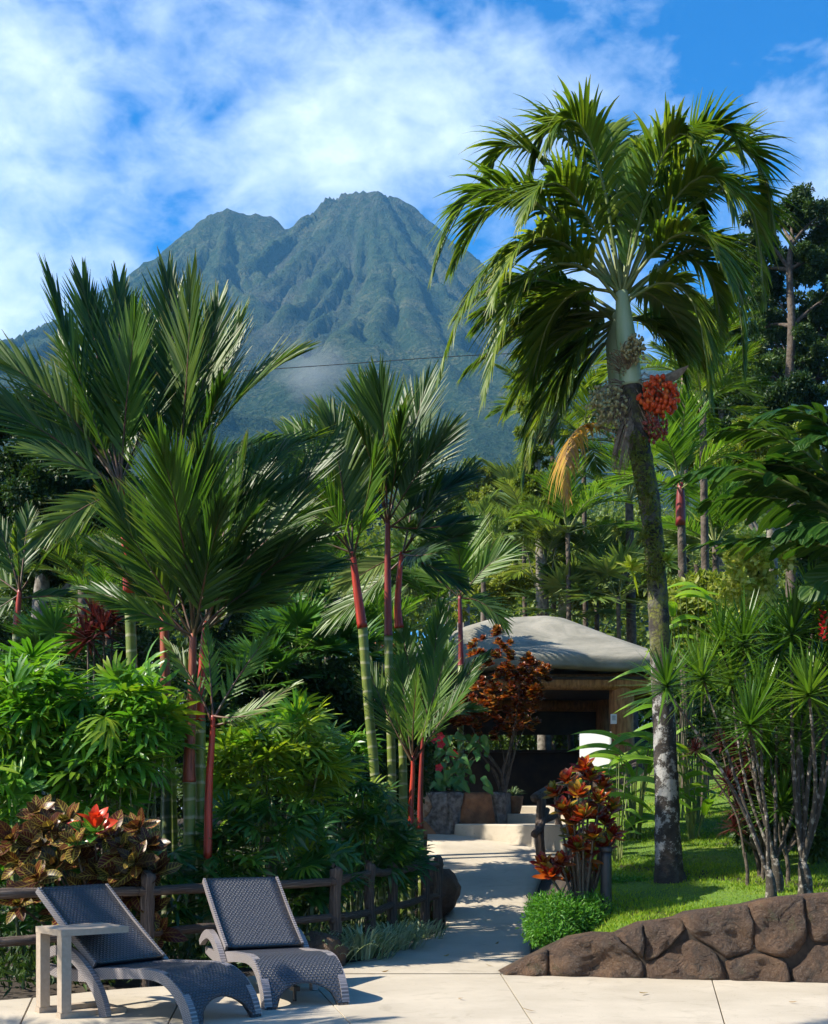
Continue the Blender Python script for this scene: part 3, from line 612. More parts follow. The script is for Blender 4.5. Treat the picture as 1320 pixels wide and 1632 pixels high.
# handrail beside the steps
hr_ = thing('branch_handrail', 'short dark branch handrail beside the pale steps', 'handrail', P(862, 1365, 21.7))
hb = P(862, 1365, 21.7)
def hp(px, py, d): return P(px, py, d) - hb
for pts, rr2 in (([hp(862, 1372, 21.7), hp(860, 1320, 21.7), hp(863, 1285, 21.7), hp(861, 1262, 21.7)], [.085, .075, .08, .085]), ([hp(890, 1345, 22.6), hp(889, 1300, 22.6), hp(886, 1255, 22.6)], [.05, .05, .045]), ([hp(925, 1335, 23.4), hp(924, 1230, 23.4)], [.07, .06])):
    mb = MB(); tube(mb, pts, rr2, 10, .1, 4); mb.obj('post', M['log'], hr_)
for pts, rr2 in (([hp(852, 1272, 21.5), hp(875, 1258, 22.1), hp(905, 1247, 22.9), hp(930, 1236, 23.4)], [.075, .07, .06, .055]), ([hp(858, 1312, 21.6), hp(880, 1302, 22.2), hp(905, 1288, 22.9), hp(930, 1280, 23.4)], [.05, .06, .05, .045]), ([hp(852, 1330, 21.2), hp(864, 1312, 21.6), hp(872, 1290, 21.9)], [.065, .06, .05])):
    mb = MB(); tube(mb, pts, rr2, 9, .1, 4); mb.obj('rail', M['log'], hr_)

# ------------------------------------------------------------------ rocks
def boulder(label, c, r, material):
    mb = MB(); rows = []; sd_ = random.uniform(0, 90)
    for i in range(13):
        ph = math.pi * i / 12; row = []
        for k in range(18):
            th = 2 * math.pi * k / 18; v = Vector((math.sin(ph) * math.cos(th), math.sin(ph) * math.sin(th), math.cos(ph)))
            q = 1 + .28 * mnoise.noise(v * 1.6 + Vector((sd_, 0, 0))) + .1 * mnoise.noise(v * 5 + Vector((sd_, 0, 0)))
            row.append(mb.vert((v.x * r[0] * q, v.y * r[1] * q, v.z * r[2] * q)))
        rows.append(row)
    for a, b_ in zip(rows, rows[1:]):
        for k in range(18): mb.face(a[k], b_[k], b_[(k + 1) % 18], a[(k + 1) % 18])
    tag(mb.obj('boulder', material, None, True, c), label, 'rock')
boulder('dark rounded boulder at the path edge behind the last fence post', P(697, 1425, 17.4), (.30, .34, .33), M['stone'])
boulder('low brown boulder between the right lounger and the striped grass', (P(510, 1520, 12.6)), (.28, .25, .2), M['stone'])

# ------------------------------------------------------------------ planter and pavilion
pl_ = thing('stone_planter', 'raised planter faced with rough grey and tan stones beside the steps', 'planter', (0.2, 24.3, 1.0))
PC = [(-0.12, 24.1), (0.62, 23.75), (1.68, 24.2), (1.9, 25.4), (0.6, 26.0), (-.6, 25.4)]
mb = MB(); prism(mb, [(x - .2, y - 24.3) for x, y in PC], -.35, .80, 0); mb.obj('planter_core', M['graystone'], pl_, smooth=False)
mb = MB(); prism(mb, [(x * .97 - .2 + .02, (y - 24.3) * .97 + .02) for x, y in PC], .8, .83, 0.01); mb.obj('soil', M['soil'], pl_, smooth=False)
def face_map(a, b_):
    a, b_ = Vector(a), Vector(b_); d = (b_ - a).normalized(); nrm = Vector((d.y, -d.x))
    return lambda s, z, o_: (a.x + d.x * s + nrm.x * o_ - .2, a.y + d.y * s + nrm.y * o_ - 24.3, z)
fm_ = face_map(PC[0], PC[1])
for q, mt in (([(0.0, .82), (.38, .82), (.52, .55), (.36, .33), (.0, .36)], 'tanstone'), ([(.39, .82), (.82, .82), (.82, -.05), (.62, .05), (.38, .32), (.53, .55)], 'graystone'), ([(0, .34), (.36, .31), (.62, .04), (.62, -.3), (0, -.3)], 'rust')):
    stone(q, fm_, .04, M[mt], pl_, .008, .03, 6)
fm_ = face_map(PC[1], PC[2])
for q, mt in (([(0, .82), (.30, .82), (.22, .4), (.12, -.05), (0, -.05)], 'graystone'), ([(.31, .82), (.85, .82), (.95, .3), (.98, 0.0), (.13, -.05), (.23, .4)], 'rust'), ([(.86, .82), (1.15, .82), (1.15, 0.0), (.99, 0.0), (.96, .3)], 'graystone')):
    stone(q, fm_, .05, M[mt], pl_, .008, .03, 6)
fm_ = face_map((-1.0, 24.7), PC[0]); stone([(0, .82), (.9, .82), (.9, -.3), (0, -.3)], fm_, .05, M['rust'], pl_, .008, .04, 6)

pav = thing('pavilion', 'open pavilion with pale domed concrete roof and log columns', 'pavilion', (2.55, 29.5, 1.57))
m, nt, p, o = mat('roof_concrete'); a = tex(nt, 'noise', 0.8, 7, 0.65, 'World', dist=1.5); b = tex(nt, 'noise', 9, 6, 0.65, 'World')
col = ramp(nt, a, [(0.3, (0.14, 0.135, 0.105)), (0.5, (0.24, 0.225, 0.18)), (0.7, (0.31, 0.285, 0.23))]); col = mixc(nt, ramp(nt, b, [(0.5, 0), (0.75, .5)]), col, (0.17, 0.16, 0.13))
nt.links.new(col, p.inputs['Base Color']); p.inputs['Roughness'].default_value = .9; bump(nt, p, mth(nt, 'ADD', a, b), .35, .03); M['roof'] = m
mb = MB(); rows = []; nn_ = 56; rt = [(0.0, 4.28), (.14, 4.27), (.26, 4.17), (.42, 3.93), (.60, 3.62), (.78, 3.36), (.92, 3.17), (.98, 3.08), (.997, 3.04), (1.0, 2.98), (1.0, 2.84), (.992, 2.79), (.90, 2.78)]
for t, z in rt:
    row = []
    for k in range(nn_):
        th = 2 * math.pi * k / nn_; e = 4.5; cx_, sx_ = math.cos(th), math.sin(th); rr3 = (abs(cx_) ** e + abs(sx_) ** e) ** (-1 / e)
        wob = 1 + .012 * math.sin(3 * th + 1) + .01 * math.sin(7 * th)
        row.append(mb.vert((cx_ * rr3 * t * 3.55 * wob, sx_ * rr3 * t * 3.3 * wob + .5, z + (.03 * math.sin(5 * th + t * 3) if t > .2 else 0) + .07 * mnoise.noise(Vector((cx_ * t * 3, sx_ * t * 3, 0))))))
        if t == 0: break
    rows.append(row)
for k in range(nn_): mb.face(rows[0][0], rows[1][k], rows[1][(k + 1) % nn_])
for a, b_ in zip(rows[1:], rows[2:]):
    for k in range(nn_): mb.face(a[k], b_[k], b_[(k + 1) % nn_], a[(k + 1) % nn_])
mb.obj('roof', M['roof'], pav)
M['orange_log'] = simple('carved_orange_log', (0.24, 0.10, 0.03), (0.52, 0.25, 0.085), 7, 0.7, 0.8, 0.03, sx=(3, 3, .5))
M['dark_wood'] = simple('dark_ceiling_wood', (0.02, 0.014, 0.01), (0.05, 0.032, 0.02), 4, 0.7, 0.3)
for x, y in ((-2.9, -2.0), (1.8, -2.0), (-2.8, 2.9), (2.2, 2.9)):
    mb = MB(); tube(mb, [(x, y, 0), (x + .02, y, .9), (x - .02, y, 1.8), (x, y, 2.75)], [.27, .25, .25, .27], 16, .02, 5); mb.obj('column', M['orange_log'], pav)
for a, b_, r in (((-3.0, -2.15, 2.55), (2.7, -2.15, 2.58), .17), ((-3.0, 3.0, 2.5), (2.9, 3.0, 2.5), .16), ((-2.7, -2, 2.5), (-2.7, 3, 2.5), .15), ((2.45, -2, 2.5), (2.45, 3, 2.5), .15)):
    mb = MB(); a, b_ = Vector(a), Vector(b_); tube(mb, [a, a.lerp(b_, .3) + Vector((0, 0, .03)), a.lerp(b_, .7), b_], r, 14, .02, 5); mb.obj('beam', M['orange_log'], pav)
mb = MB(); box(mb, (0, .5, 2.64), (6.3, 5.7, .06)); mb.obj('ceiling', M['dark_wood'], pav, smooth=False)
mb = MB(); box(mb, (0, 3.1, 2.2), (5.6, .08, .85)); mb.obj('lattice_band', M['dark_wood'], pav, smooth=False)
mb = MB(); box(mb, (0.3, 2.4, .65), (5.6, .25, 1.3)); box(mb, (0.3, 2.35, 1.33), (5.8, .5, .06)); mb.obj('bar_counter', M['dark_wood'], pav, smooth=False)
M['white'] = simple('white_paint', (0.80, 0.80, 0.78), (0.84, 0.84, 0.82), 3, 0.5, 0)
M['greybox'] = simple('grey_plastic', (0.4, 0.4, 0.4), (0.5, 0.5, 0.5), 3, 0.5, 0)
q = P(978, 1146, 27.1); mb = MB(); box(mb, (0, 0, 0), (.12, .08, .2)); mb.mat = 1; box(mb, (0, -.045, .02), (.07, .015, .1)); mb.mat = 0
tag(mb.obj('socket_box', [M['white'], M['greybox']], None, False, q), 'small white electric box on the log column', 'box')
# sign
sgp = P(948, 1225, 18.0); sgn = thing('garden_sign', 'blank white board on a post behind the red croton', 'sign', (sgp.x, sgp.y, terr(sgp.x, sgp.y)), None, R(-22))
zz = terr(sgp.x, sgp.y); mb = MB(); box(mb, (0, 0, sgp.z - zz + .24), (.42, .02, .50)); mb.obj('board', M['white'], sgn, smooth=False)
mb = MB(); box(mb, (0, .03, (sgp.z - zz) / 2), (.06, .04, sgp.z - zz + .2)); mb.obj('post', M['log'], sgn, smooth=False)
mb = MB(); box(mb, (0.222, .004, sgp.z - zz + .24), (.018, .035, .52)); mb.obj('frame', M['greybox'], sgn, smooth=False)
# dark bollard beside croton
bq = P(966, 1478, 12.9); M['black'] = simple('black_metal', (0.012, 0.013, 0.015), (0.025, 0.026, 0.03), 5, 0.5, 0)
bol = thing('garden_bollard', 'short dark bollard standing behind the red croton stems', 'bollard', (bq.x, bq.y, terr(bq.x, bq.y)))
mb = MB(); tube(mb, [(0, 0, -.05), (0, 0, .3), (0, 0, .62)], [.06, .055, .055], 14, 0); mb.obj('shaft', M['black'], bol)
mb = MB(); tube(mb, [(0, 0, .622), (0, 0, .66), (0, 0, .67)], [.065, .065, .03], 14, 0); mb.obj('cap', M['black'], bol)

# ------------------------------------------------------------------ loungers
def wicker(name, c1, c2, sc_=31):
    m, nt, p, o = mat(name); uvc = N(nt, 'ShaderNodeTexCoord'); sp = N(nt, 'ShaderNodeSeparateXYZ'); nt.links.new(uvc.outputs['UV'], sp.inputs[0])
    u = mth(nt, 'MULTIPLY', sp.outputs[0], sc_); v = mth(nt, 'MULTIPLY', sp.outputs[1], sc_ * 1.45)
    par = mth(nt, 'MODULO', mth(nt, 'FLOOR', v), 2.0)
    su = mth(nt, 'ABSOLUTE', mth(nt, 'SINE', mth(nt, 'MULTIPLY', mth(nt, 'ADD', u, mth(nt, 'MULTIPLY', par, .5)), math.pi)))
    sv = mth(nt, 'ABSOLUTE', mth(nt, 'SINE', mth(nt, 'MULTIPLY', v, math.pi)))
    h = mth(nt, 'MULTIPLY', mth(nt, 'POWER', su, .6), mth(nt, 'POWER', sv, .5))
    col = mixc(nt, ramp(nt, h, [(0.25, 0), (0.7, 1)]), c1, c2)
    nt.links.new(col, p.inputs['Base Color']); p.inputs['Roughness'].default_value = 0.36; p.inputs['Specular IOR Level'].default_value = 0.6
    bump(nt, p, h, 0.9 if sc_ < 40 else .35, 0.006 if sc_ < 40 else .003); return m
M['wick'] = wicker('dark_wicker', (0.013, 0.014, 0.018), (0.066, 0.068, 0.082))
M['wick_sunlit'] = wicker('sunlit_edge_wicker', (0.09, 0.08, 0.08), (0.29, 0.26, 0.26), 52)  # frame wicker made paler, sunlight on its sides put into the colour
SEAT = [(1.08, .345), (.95, .338), (.82, .338), (.66, .352), (.50, .368), (.38, .366), (.28, .345), (.19, .30), (.12, .235), (.065, .15), (.03, .07), (.0, -.0)]
def lounger(label, foot, fwd, W=.66):
    """foot = left front foot seen from the camera, fwd = direction from head to foot"""
    fx = Vector((*fwd, 0)).normalized(); lat = Vector((-fx.y, fx.x, 0))
    ang = math.atan2(fx.y, fx.x); org = Vector((*foot, 0)) - fx * 0 + lat * (W / 2)
    t = thing('sun_lounger', label, 'sun lounger', org, 'wicker sun loungers on the patio', ang)
    # local: +x towards the foot, y sideways (+y away from camera), seat runs to negative x
    def L_(s, y, z): return Vector((-s, y, z))
    # seat: woven sheet with an arch cut in its front
    mb = MB(); th = .035; rows = []; ny = 16
    import itertools
    S2 = []
    for (s0, z0), (s1, z1) in zip(SEAT, SEAT[1:]):
        for q in (0, .5): S2.append((lerp(s0, s1, q), lerp(z0, z1, q)))
    S2.append(SEAT[-1]); dist = 0; ln_ = [0]
    for a, b_ in zip(S2, S2[1:]): dist += math.hypot(a[0] - b_[0], a[1] - b_[1]); ln_.append(dist)
    for i, (s, z) in enumerate(S2):
        row = []
        for k in range(ny + 1):
            y = lerp(-W / 2, W / 2, k / ny); zz_ = z; arch = .175 * math.sqrt(max(0, 1 - (y / (W / 2 - .085)) ** 2)) if abs(y) < W / 2 - .085 else 0
            ss = s
            if z < arch: # slide the edge up the surface to the arch
                zz_ = arch; ss = float(np.interp(arch, [q[1] for q in SEAT[::-1][:7]], [q[0] for q in SEAT[::-1][:7]]))
            row.append((ss, y, zz_, ln_[i]))
        rows.append(row)
    top = [[mb.vert(L_(a[0], a[1], a[2]), (a[1], a[3])) for a in r] for r in rows]
    bot = []
    for r in rows:
        br = []
        for a in r:
            nx_l, nz_l = (0, -1) if a[2] > .33 else ((.75, -.35) if a[2] > .2 else (1, -.1)); br.append(mb.vert(L_(a[0] + nx_l * th, a[1], max(a[2] + nz_l * th, 0 if a[2] < .01 else 0.0)), (a[1], a[3])))
        bot.append(br)
    for a, b_ in zip(top, top[1:]):
        for k in range(ny): mb.face(a[k], a[k + 1], b_[k + 1], b_[k])
    for a, b_ in zip(bot, bot[1:]):
        for k in range(ny): mb.face(a[k], b_[k], b_[k + 1], a[k + 1])
    for k in range(ny): mb.face(top[-1][k], top[-1][k + 1], bot[-1][k + 1], bot[-1][k]); mb.face(top[0][k], bot[0][k], bot[0][k + 1], top[0][k + 1])
    mb.obj('seat', M['wick'], t)
    # ribbon running along both sides: seat rail and front leg in one sweep, then the rear C-shaped arm leg
    def ribbon(name, pts, y0, y1, hts, material):
        mb = MB(); P2 = []; H2 = []
        for i in range(len(pts) - 1):
            p0, p1, p2, p3 = [Vector(pts[max(0, min(len(pts) - 1, i + q))]) for q in (-1, 0, 1, 2)]
            for s_ in range(5):
                t_ = s_ / 5; P2.append(.5 * ((2 * p1) + (p2 - p0) * t_ + (2 * p0 - 5 * p1 + 4 * p2 - p3) * t_ * t_ + (3 * p1 - p0 - 3 * p2 + p3) * t_ ** 3)); H2.append(lerp(hts[i], hts[i + 1], t_))
        P2.append(Vector(pts[-1])); H2.append(hts[-1]); rows = []; dist = 0
        for i, q in enumerate(P2):
            T = (P2[min(i + 1, len(P2) - 1)] - P2[max(i - 1, 0)]).normalized(); nn2 = Vector((-T.y, T.x)) * H2[i] / 2
            if i: dist += (P2[i] - P2[i - 1]).length
            c = [(q + nn2, y0, 0), (q + nn2, y1, 1), (q - nn2, y1, 2), (q - nn2, y0, 3)]
            rows.append([mb.vert(L_(a.x, yy_, max(a.y, 0)), (H2[i] * (0 if kk in (0, 1) else 1), dist)) for a, yy_, kk in c])
        for a, b_ in zip(rows, rows[1:]):
            for k in range(4): mb.face(a[k], a[(k + 1) % 4], b_[(k + 1) % 4], b_[k])
        mb.face(*rows[0]); mb.face(*rows[-1][::-1]); return mb.obj(name, material, t, smooth=False)
    for sg in (-1, 1):
        y0, y1 = sg * (W / 2 - .004), sg * (W / 2 - .05)
        ribbon('side_rail', [(1.62, .30), (1.4, .27), (1.15, .275), (.95, .305), (.66, .325), (.46, .335), (.30, .31), (.17, .225), (.085, .11), (.05, 0)], y0 + sg * .016, y1 + sg * .002, [.06, .08, .09, .085, .07, .07, .075, .08, .085, .09], M['wick_sunlit'])
        ribbon('arm_leg', [(1.62, .36), (1.52, .42), (1.38, .455), (1.24, .42), (1.1, .33), (.97, .2), (.90, .08), (.88, 0)], sg * (W / 2 + .065), sg * (W / 2 + .018), [.05, .07, .075, .08, .085, .085, .08, .08], M['wick_sunlit'])
    # backrest: woven panel inside a slim frame
    b0, b1 = Vector((1.03, .375)), Vector((1.70, .905)); dd = (b1 - b0).normalized(); nn2 = Vector((-dd.y, dd.x)); nn2 = -nn2 if nn2.y < 0 else nn2
    mb = MB(); nr = 14; rows = []
    Lb = (b1 - b0).length
    for side_, off in ((0, .0), (1, -.045)):
        g_ = []
        for i in range(nr + 1):
            tt = i / nr; bulge = .018 * math.sin(math.pi * tt); q = b0 + dd * (Lb * tt) + nn2 * (off - bulge)
            wv = W / 2 - .012 - (.012 if tt > .96 else 0)
            g_.append([mb.vert(L_(q.x, lerp(-wv, wv, k / 8), q.y), (lerp(-wv, wv, k / 8), Lb * tt)) for k in range(9)])
        rows.append(g_)
    for g_, fl_ in ((rows[0], False), (rows[1], True)):
        for a, b_ in zip(g_, g_[1:]):
            for k in range(8): mb.face(*((a[k], b_[k], b_[k + 1], a[k + 1]) if not fl_ else (a[k], a[k + 1], b_[k + 1], b_[k])))
    for i in range(nr):
        for k in (0, 8): mb.face(rows[0][i][k], rows[0][i + 1][k], rows[1][i + 1][k], rows[1][i][k])
    for i in (0, nr):
        for k in range(8): mb.face(rows[0][i][k], rows[0][i][k + 1], rows[1][i][k + 1], rows[1][i][k])
    mb.obj('backrest', M['wick'], t)
    for sg in (-1, 1):
        a = b0 + nn2 * -.022; b_ = b1 + nn2 * -.022
        ribbon('back_frame', [(a.x, a.y), ((a.x + b_.x) / 2, (a.y + b_.y) / 2 - .008), (b_.x, b_.y)], sg * (W / 2 + .010), sg * (W / 2 - .011), [.055, .055, .05], M['wick_sunlit'])
    mb = MB(); pr = b0.lerp(b1, .62) + nn2 * -.05
    tube(mb, [L_(pr.x, 0, pr.y), L_(1.45, 0, .31)], .012, 8, 0); mb.obj('prop_bar', M['black'], t)
    mb = MB(); box(mb, (-1.45, 0, .3), (.04, W - .06, .04)); box(mb, (-1.0, 0, .29), (.04, W - .06, .04)); box(mb, (-.3, 0, .29), (.04, W - .06, .04)); mb.obj('crossbar', M['black'], t, smooth=False)
    return t
lounger('left wicker lounger standing beside the small side table', (-1.50, 9.02), (.80, -.60))
l2 = lounger('right wicker lounger facing the camera without a table', (-1.10, 9.84), (.42, -.91))
mb = MB(); box(mb, (-.36, .02, .10), (.10, .05, .035)); tube(mb, [(-.36, .02, .1), (-.36, .02, .0)], .015, 8, 0, 1); mb.obj('foot_glide', M['black'], l2, smooth=False)
# side table
M['taupe'] = simple('taupe_metal', (0.33, 0.265, 0.20), (0.39, 0.315, 0.24), 30, 0.55, 0.05, 0.002)
tb = thing('side_table', 'small taupe C-shaped metal side table next to the left lounger', 'side table', (-2.53, 9.46, 0), None, math.atan2(.64, .77))
for y in (0, .36):
    mb = MB(); box(mb, (0.02, y, .316), (.075, .075, .548)); mb.obj('leg', M['taupe'], tb, smooth=False)
    mb = MB(); box(mb, (.235, y, .02), (.52, .072, .04)); mb.obj('base_runner', M['taupe'], tb, smooth=False)
mb = MB(); box(mb, (.245, .18, .613), (.53, .44, .045)); mb.obj('tabletop', M['taupe'], tb, smooth=False)
mb = MB(); box(mb, (.475, .18, .018), (.04, .285, .034)); mb.obj('crossbar', M['taupe'], tb, smooth=False)

#VEG
# ------------------------------------------------------------------ palms in front
CAMV = Vector((0, -1, 0))
def rel(base, q): return Vector(q) - Vector(base)
GS = 'sealing wax palms in the garden beds'
def seal_palm(label, d, stem, shaft_py, fronds, r=.045, shaft='shaft_r', leaf='seal', stemm='stem_g', lm=.8, w=.046, n=30, group=GS, depth_j=.9, name='sealing_wax_palm', gz=None):
    """stem: pixel points from the root up; the last one is where the leaves spread. shaft_py: pixel row where the red sheath begins"""
    pts = [P(x, y, d) for x, y in stem]; gz = terr(pts[0].x, d) if gz is None else gz; base = Vector((pts[0].x, d, gz)); pts[0].z = gz - .05
    t = thing(name, label, 'palm', base, group)
    rp = [p - base for p in pts]; zs = CH - (shaft_py - HY) / F * d - base.z
    lo = [q for q in rp if q.z < zs]; hi = [q for q in rp if q.z >= zs]
    k = (zs - lo[-1].z) / (hi[0].z - lo[-1].z); jn = lo[-1].lerp(hi[0], k)
    mb = MB(); tube(mb, lo + [jn], [r * 1.15] + [r] * len(lo), 12, .015, 6); mb.obj('stem', M[stemm], t)
    mb = MB(); hp_ = [jn - Vector((0, 0, .01))] + hi; nh = len(hp_)
    tube(mb, hp_, [r * lerp(1.12, .55, i / (nh - 1)) for i in range(nh)], 12, .01, 6); mb.obj('crownshaft', M[shaft], t)
    b = rp[-1]
    for fr in fronds:
        cx, cyp, tx, ty = fr[:4]; dd = fr[4] if len(fr) > 4 else random.uniform(-depth_j, depth_j)
        lf = fr[5] if len(fr) > 5 else leaf
        kw = fr[6] if len(fr) > 6 else {}
        tip = P(tx, ty, d + dd) - base; ctl = P(cx, cyp, d + dd * .4) - base; st_ = b - Vector((0, 0, random.uniform(0, .12)))
        tip = b + (tip - b) * 1.0; ctl = b + (ctl - b) * 1.0
        out_ = Vector((tip.x - b.x, tip.y - b.y, 0)); out_ = out_.normalized() if out_.length > .01 else Vector((0, 1, 0))
        face = (Vector((0, 0, .55)) + CAMV * random.uniform(.35, 1.0) - out_ * .35 + Vector((random.uniform(-.45, .45), 0, 0)))
        mb = MB(); Ld = (tip - st_).length; a = dict(n=int(n * min(1.25, max(.6, Ld / 1.5))), lmax=lm * min(1.15, max(.55, Ld / 1.5)), w=w, a0=42, a1=8, vee=14, droop=.10, t0=.2, face=face, rr=.016, jit=.1, lp=lambda u: (.62 + .38 * math.sin(math.pi * min(1, u * 1.15))) * (1 - .12 * u))
        a.update(kw); frond(mb, [st_, ctl, tip], **a); mb.obj('frond', [M[lf], M['rachis']], t)
    return t
# first clump, behind the loungers (frond: control px, tip px, depth offset, leaf)
seal_palm('tall sealing wax palm at the left edge of the clump, leaves reaching the sky', 13.6,
          [(212, 1500), (212, 1150), (207, 960), (200, 850), (192, 770)], 945,
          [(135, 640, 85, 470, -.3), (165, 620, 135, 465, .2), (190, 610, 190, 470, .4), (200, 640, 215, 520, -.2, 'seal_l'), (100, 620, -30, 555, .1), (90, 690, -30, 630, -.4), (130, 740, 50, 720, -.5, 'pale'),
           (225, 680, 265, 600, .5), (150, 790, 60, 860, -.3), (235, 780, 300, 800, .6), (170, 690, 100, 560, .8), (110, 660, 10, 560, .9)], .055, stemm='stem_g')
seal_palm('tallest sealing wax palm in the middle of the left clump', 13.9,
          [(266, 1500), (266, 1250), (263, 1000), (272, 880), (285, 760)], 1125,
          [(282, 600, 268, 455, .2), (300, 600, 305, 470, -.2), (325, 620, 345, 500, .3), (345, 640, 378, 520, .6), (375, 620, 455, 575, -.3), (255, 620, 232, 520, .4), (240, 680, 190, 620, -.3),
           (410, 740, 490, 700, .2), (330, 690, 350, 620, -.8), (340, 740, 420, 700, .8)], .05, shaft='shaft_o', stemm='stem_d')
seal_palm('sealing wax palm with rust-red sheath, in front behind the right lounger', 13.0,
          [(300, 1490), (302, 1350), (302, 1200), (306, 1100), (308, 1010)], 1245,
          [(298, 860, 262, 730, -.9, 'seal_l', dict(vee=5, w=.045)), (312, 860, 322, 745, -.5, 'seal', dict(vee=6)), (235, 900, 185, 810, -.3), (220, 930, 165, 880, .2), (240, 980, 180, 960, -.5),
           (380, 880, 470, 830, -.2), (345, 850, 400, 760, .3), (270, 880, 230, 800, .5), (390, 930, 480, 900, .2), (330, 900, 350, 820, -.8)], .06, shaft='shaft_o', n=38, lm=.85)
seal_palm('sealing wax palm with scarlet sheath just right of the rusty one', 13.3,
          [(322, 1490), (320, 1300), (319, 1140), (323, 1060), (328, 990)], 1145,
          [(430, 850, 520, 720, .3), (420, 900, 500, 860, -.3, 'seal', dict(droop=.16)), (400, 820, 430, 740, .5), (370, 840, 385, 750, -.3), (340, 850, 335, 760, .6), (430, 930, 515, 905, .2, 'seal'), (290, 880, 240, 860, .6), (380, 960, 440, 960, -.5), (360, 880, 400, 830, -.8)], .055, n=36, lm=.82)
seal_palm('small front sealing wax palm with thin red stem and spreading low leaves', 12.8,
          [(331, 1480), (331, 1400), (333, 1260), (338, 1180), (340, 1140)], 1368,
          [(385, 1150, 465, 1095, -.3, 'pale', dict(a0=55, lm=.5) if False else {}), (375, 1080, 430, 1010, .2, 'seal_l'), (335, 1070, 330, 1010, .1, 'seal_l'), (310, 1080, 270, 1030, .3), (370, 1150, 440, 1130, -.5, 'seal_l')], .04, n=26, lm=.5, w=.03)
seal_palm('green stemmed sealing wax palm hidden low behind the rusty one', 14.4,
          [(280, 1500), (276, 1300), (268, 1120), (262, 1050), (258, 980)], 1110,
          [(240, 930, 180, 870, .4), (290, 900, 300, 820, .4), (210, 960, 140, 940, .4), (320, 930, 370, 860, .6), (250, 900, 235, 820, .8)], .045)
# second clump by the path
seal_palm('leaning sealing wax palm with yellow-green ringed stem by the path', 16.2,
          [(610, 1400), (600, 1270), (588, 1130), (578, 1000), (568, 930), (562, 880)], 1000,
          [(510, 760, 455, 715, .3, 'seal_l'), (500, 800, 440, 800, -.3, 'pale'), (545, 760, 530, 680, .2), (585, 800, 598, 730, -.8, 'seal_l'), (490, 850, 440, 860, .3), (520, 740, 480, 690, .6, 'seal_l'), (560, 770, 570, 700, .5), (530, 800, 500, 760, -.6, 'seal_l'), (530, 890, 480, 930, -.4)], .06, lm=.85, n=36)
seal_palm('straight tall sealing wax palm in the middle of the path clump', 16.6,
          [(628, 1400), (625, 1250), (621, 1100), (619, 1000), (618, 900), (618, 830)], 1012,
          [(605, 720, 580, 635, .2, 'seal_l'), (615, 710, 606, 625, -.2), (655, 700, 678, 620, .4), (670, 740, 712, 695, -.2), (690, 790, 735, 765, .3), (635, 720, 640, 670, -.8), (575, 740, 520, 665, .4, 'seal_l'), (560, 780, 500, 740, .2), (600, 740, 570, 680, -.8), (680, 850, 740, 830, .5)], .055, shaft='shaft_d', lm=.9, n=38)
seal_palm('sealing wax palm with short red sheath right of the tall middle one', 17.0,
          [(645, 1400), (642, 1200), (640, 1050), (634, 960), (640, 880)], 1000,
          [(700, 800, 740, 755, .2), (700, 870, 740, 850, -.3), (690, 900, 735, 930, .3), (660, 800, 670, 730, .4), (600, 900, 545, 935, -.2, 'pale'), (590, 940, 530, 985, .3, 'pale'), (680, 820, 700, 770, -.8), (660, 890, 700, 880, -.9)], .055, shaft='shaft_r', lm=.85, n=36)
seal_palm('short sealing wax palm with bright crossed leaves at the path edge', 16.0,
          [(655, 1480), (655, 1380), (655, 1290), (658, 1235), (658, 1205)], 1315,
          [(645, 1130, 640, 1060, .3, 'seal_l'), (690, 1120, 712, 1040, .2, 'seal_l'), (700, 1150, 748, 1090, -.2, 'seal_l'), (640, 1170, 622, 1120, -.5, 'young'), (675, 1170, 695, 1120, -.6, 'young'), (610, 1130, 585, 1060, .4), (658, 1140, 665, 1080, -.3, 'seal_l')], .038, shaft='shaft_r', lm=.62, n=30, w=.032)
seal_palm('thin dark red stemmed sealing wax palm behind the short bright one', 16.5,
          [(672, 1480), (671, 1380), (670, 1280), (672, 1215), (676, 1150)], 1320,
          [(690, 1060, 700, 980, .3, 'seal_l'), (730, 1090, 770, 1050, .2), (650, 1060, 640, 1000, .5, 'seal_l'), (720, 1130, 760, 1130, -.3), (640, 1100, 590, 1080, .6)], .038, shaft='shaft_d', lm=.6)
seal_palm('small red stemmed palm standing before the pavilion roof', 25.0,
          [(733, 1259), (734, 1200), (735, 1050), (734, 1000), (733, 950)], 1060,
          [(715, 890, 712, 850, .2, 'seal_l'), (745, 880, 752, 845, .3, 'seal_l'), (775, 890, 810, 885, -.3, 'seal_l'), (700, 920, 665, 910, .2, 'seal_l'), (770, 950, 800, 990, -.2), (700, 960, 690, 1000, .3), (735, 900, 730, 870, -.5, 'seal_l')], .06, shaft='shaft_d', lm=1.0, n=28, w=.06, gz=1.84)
seal_palm('dark sealing wax palm at the far left beyond the lady palm', 17.5,
          [(24, 1400), (24, 1200), (25, 1040), (28, 980), (32, 940)], 1010,
          [(15, 880, -5, 830, .2), (40, 870, 45, 820, .3), (60, 900, 90, 870, -.3), (0, 920, -40, 900, .3), (70, 950, 110, 950, .2), (30, 890, 25, 850, -.5), (10, 960, -30, 990, 0)], .05, lm=.7, n=28, w=.045)
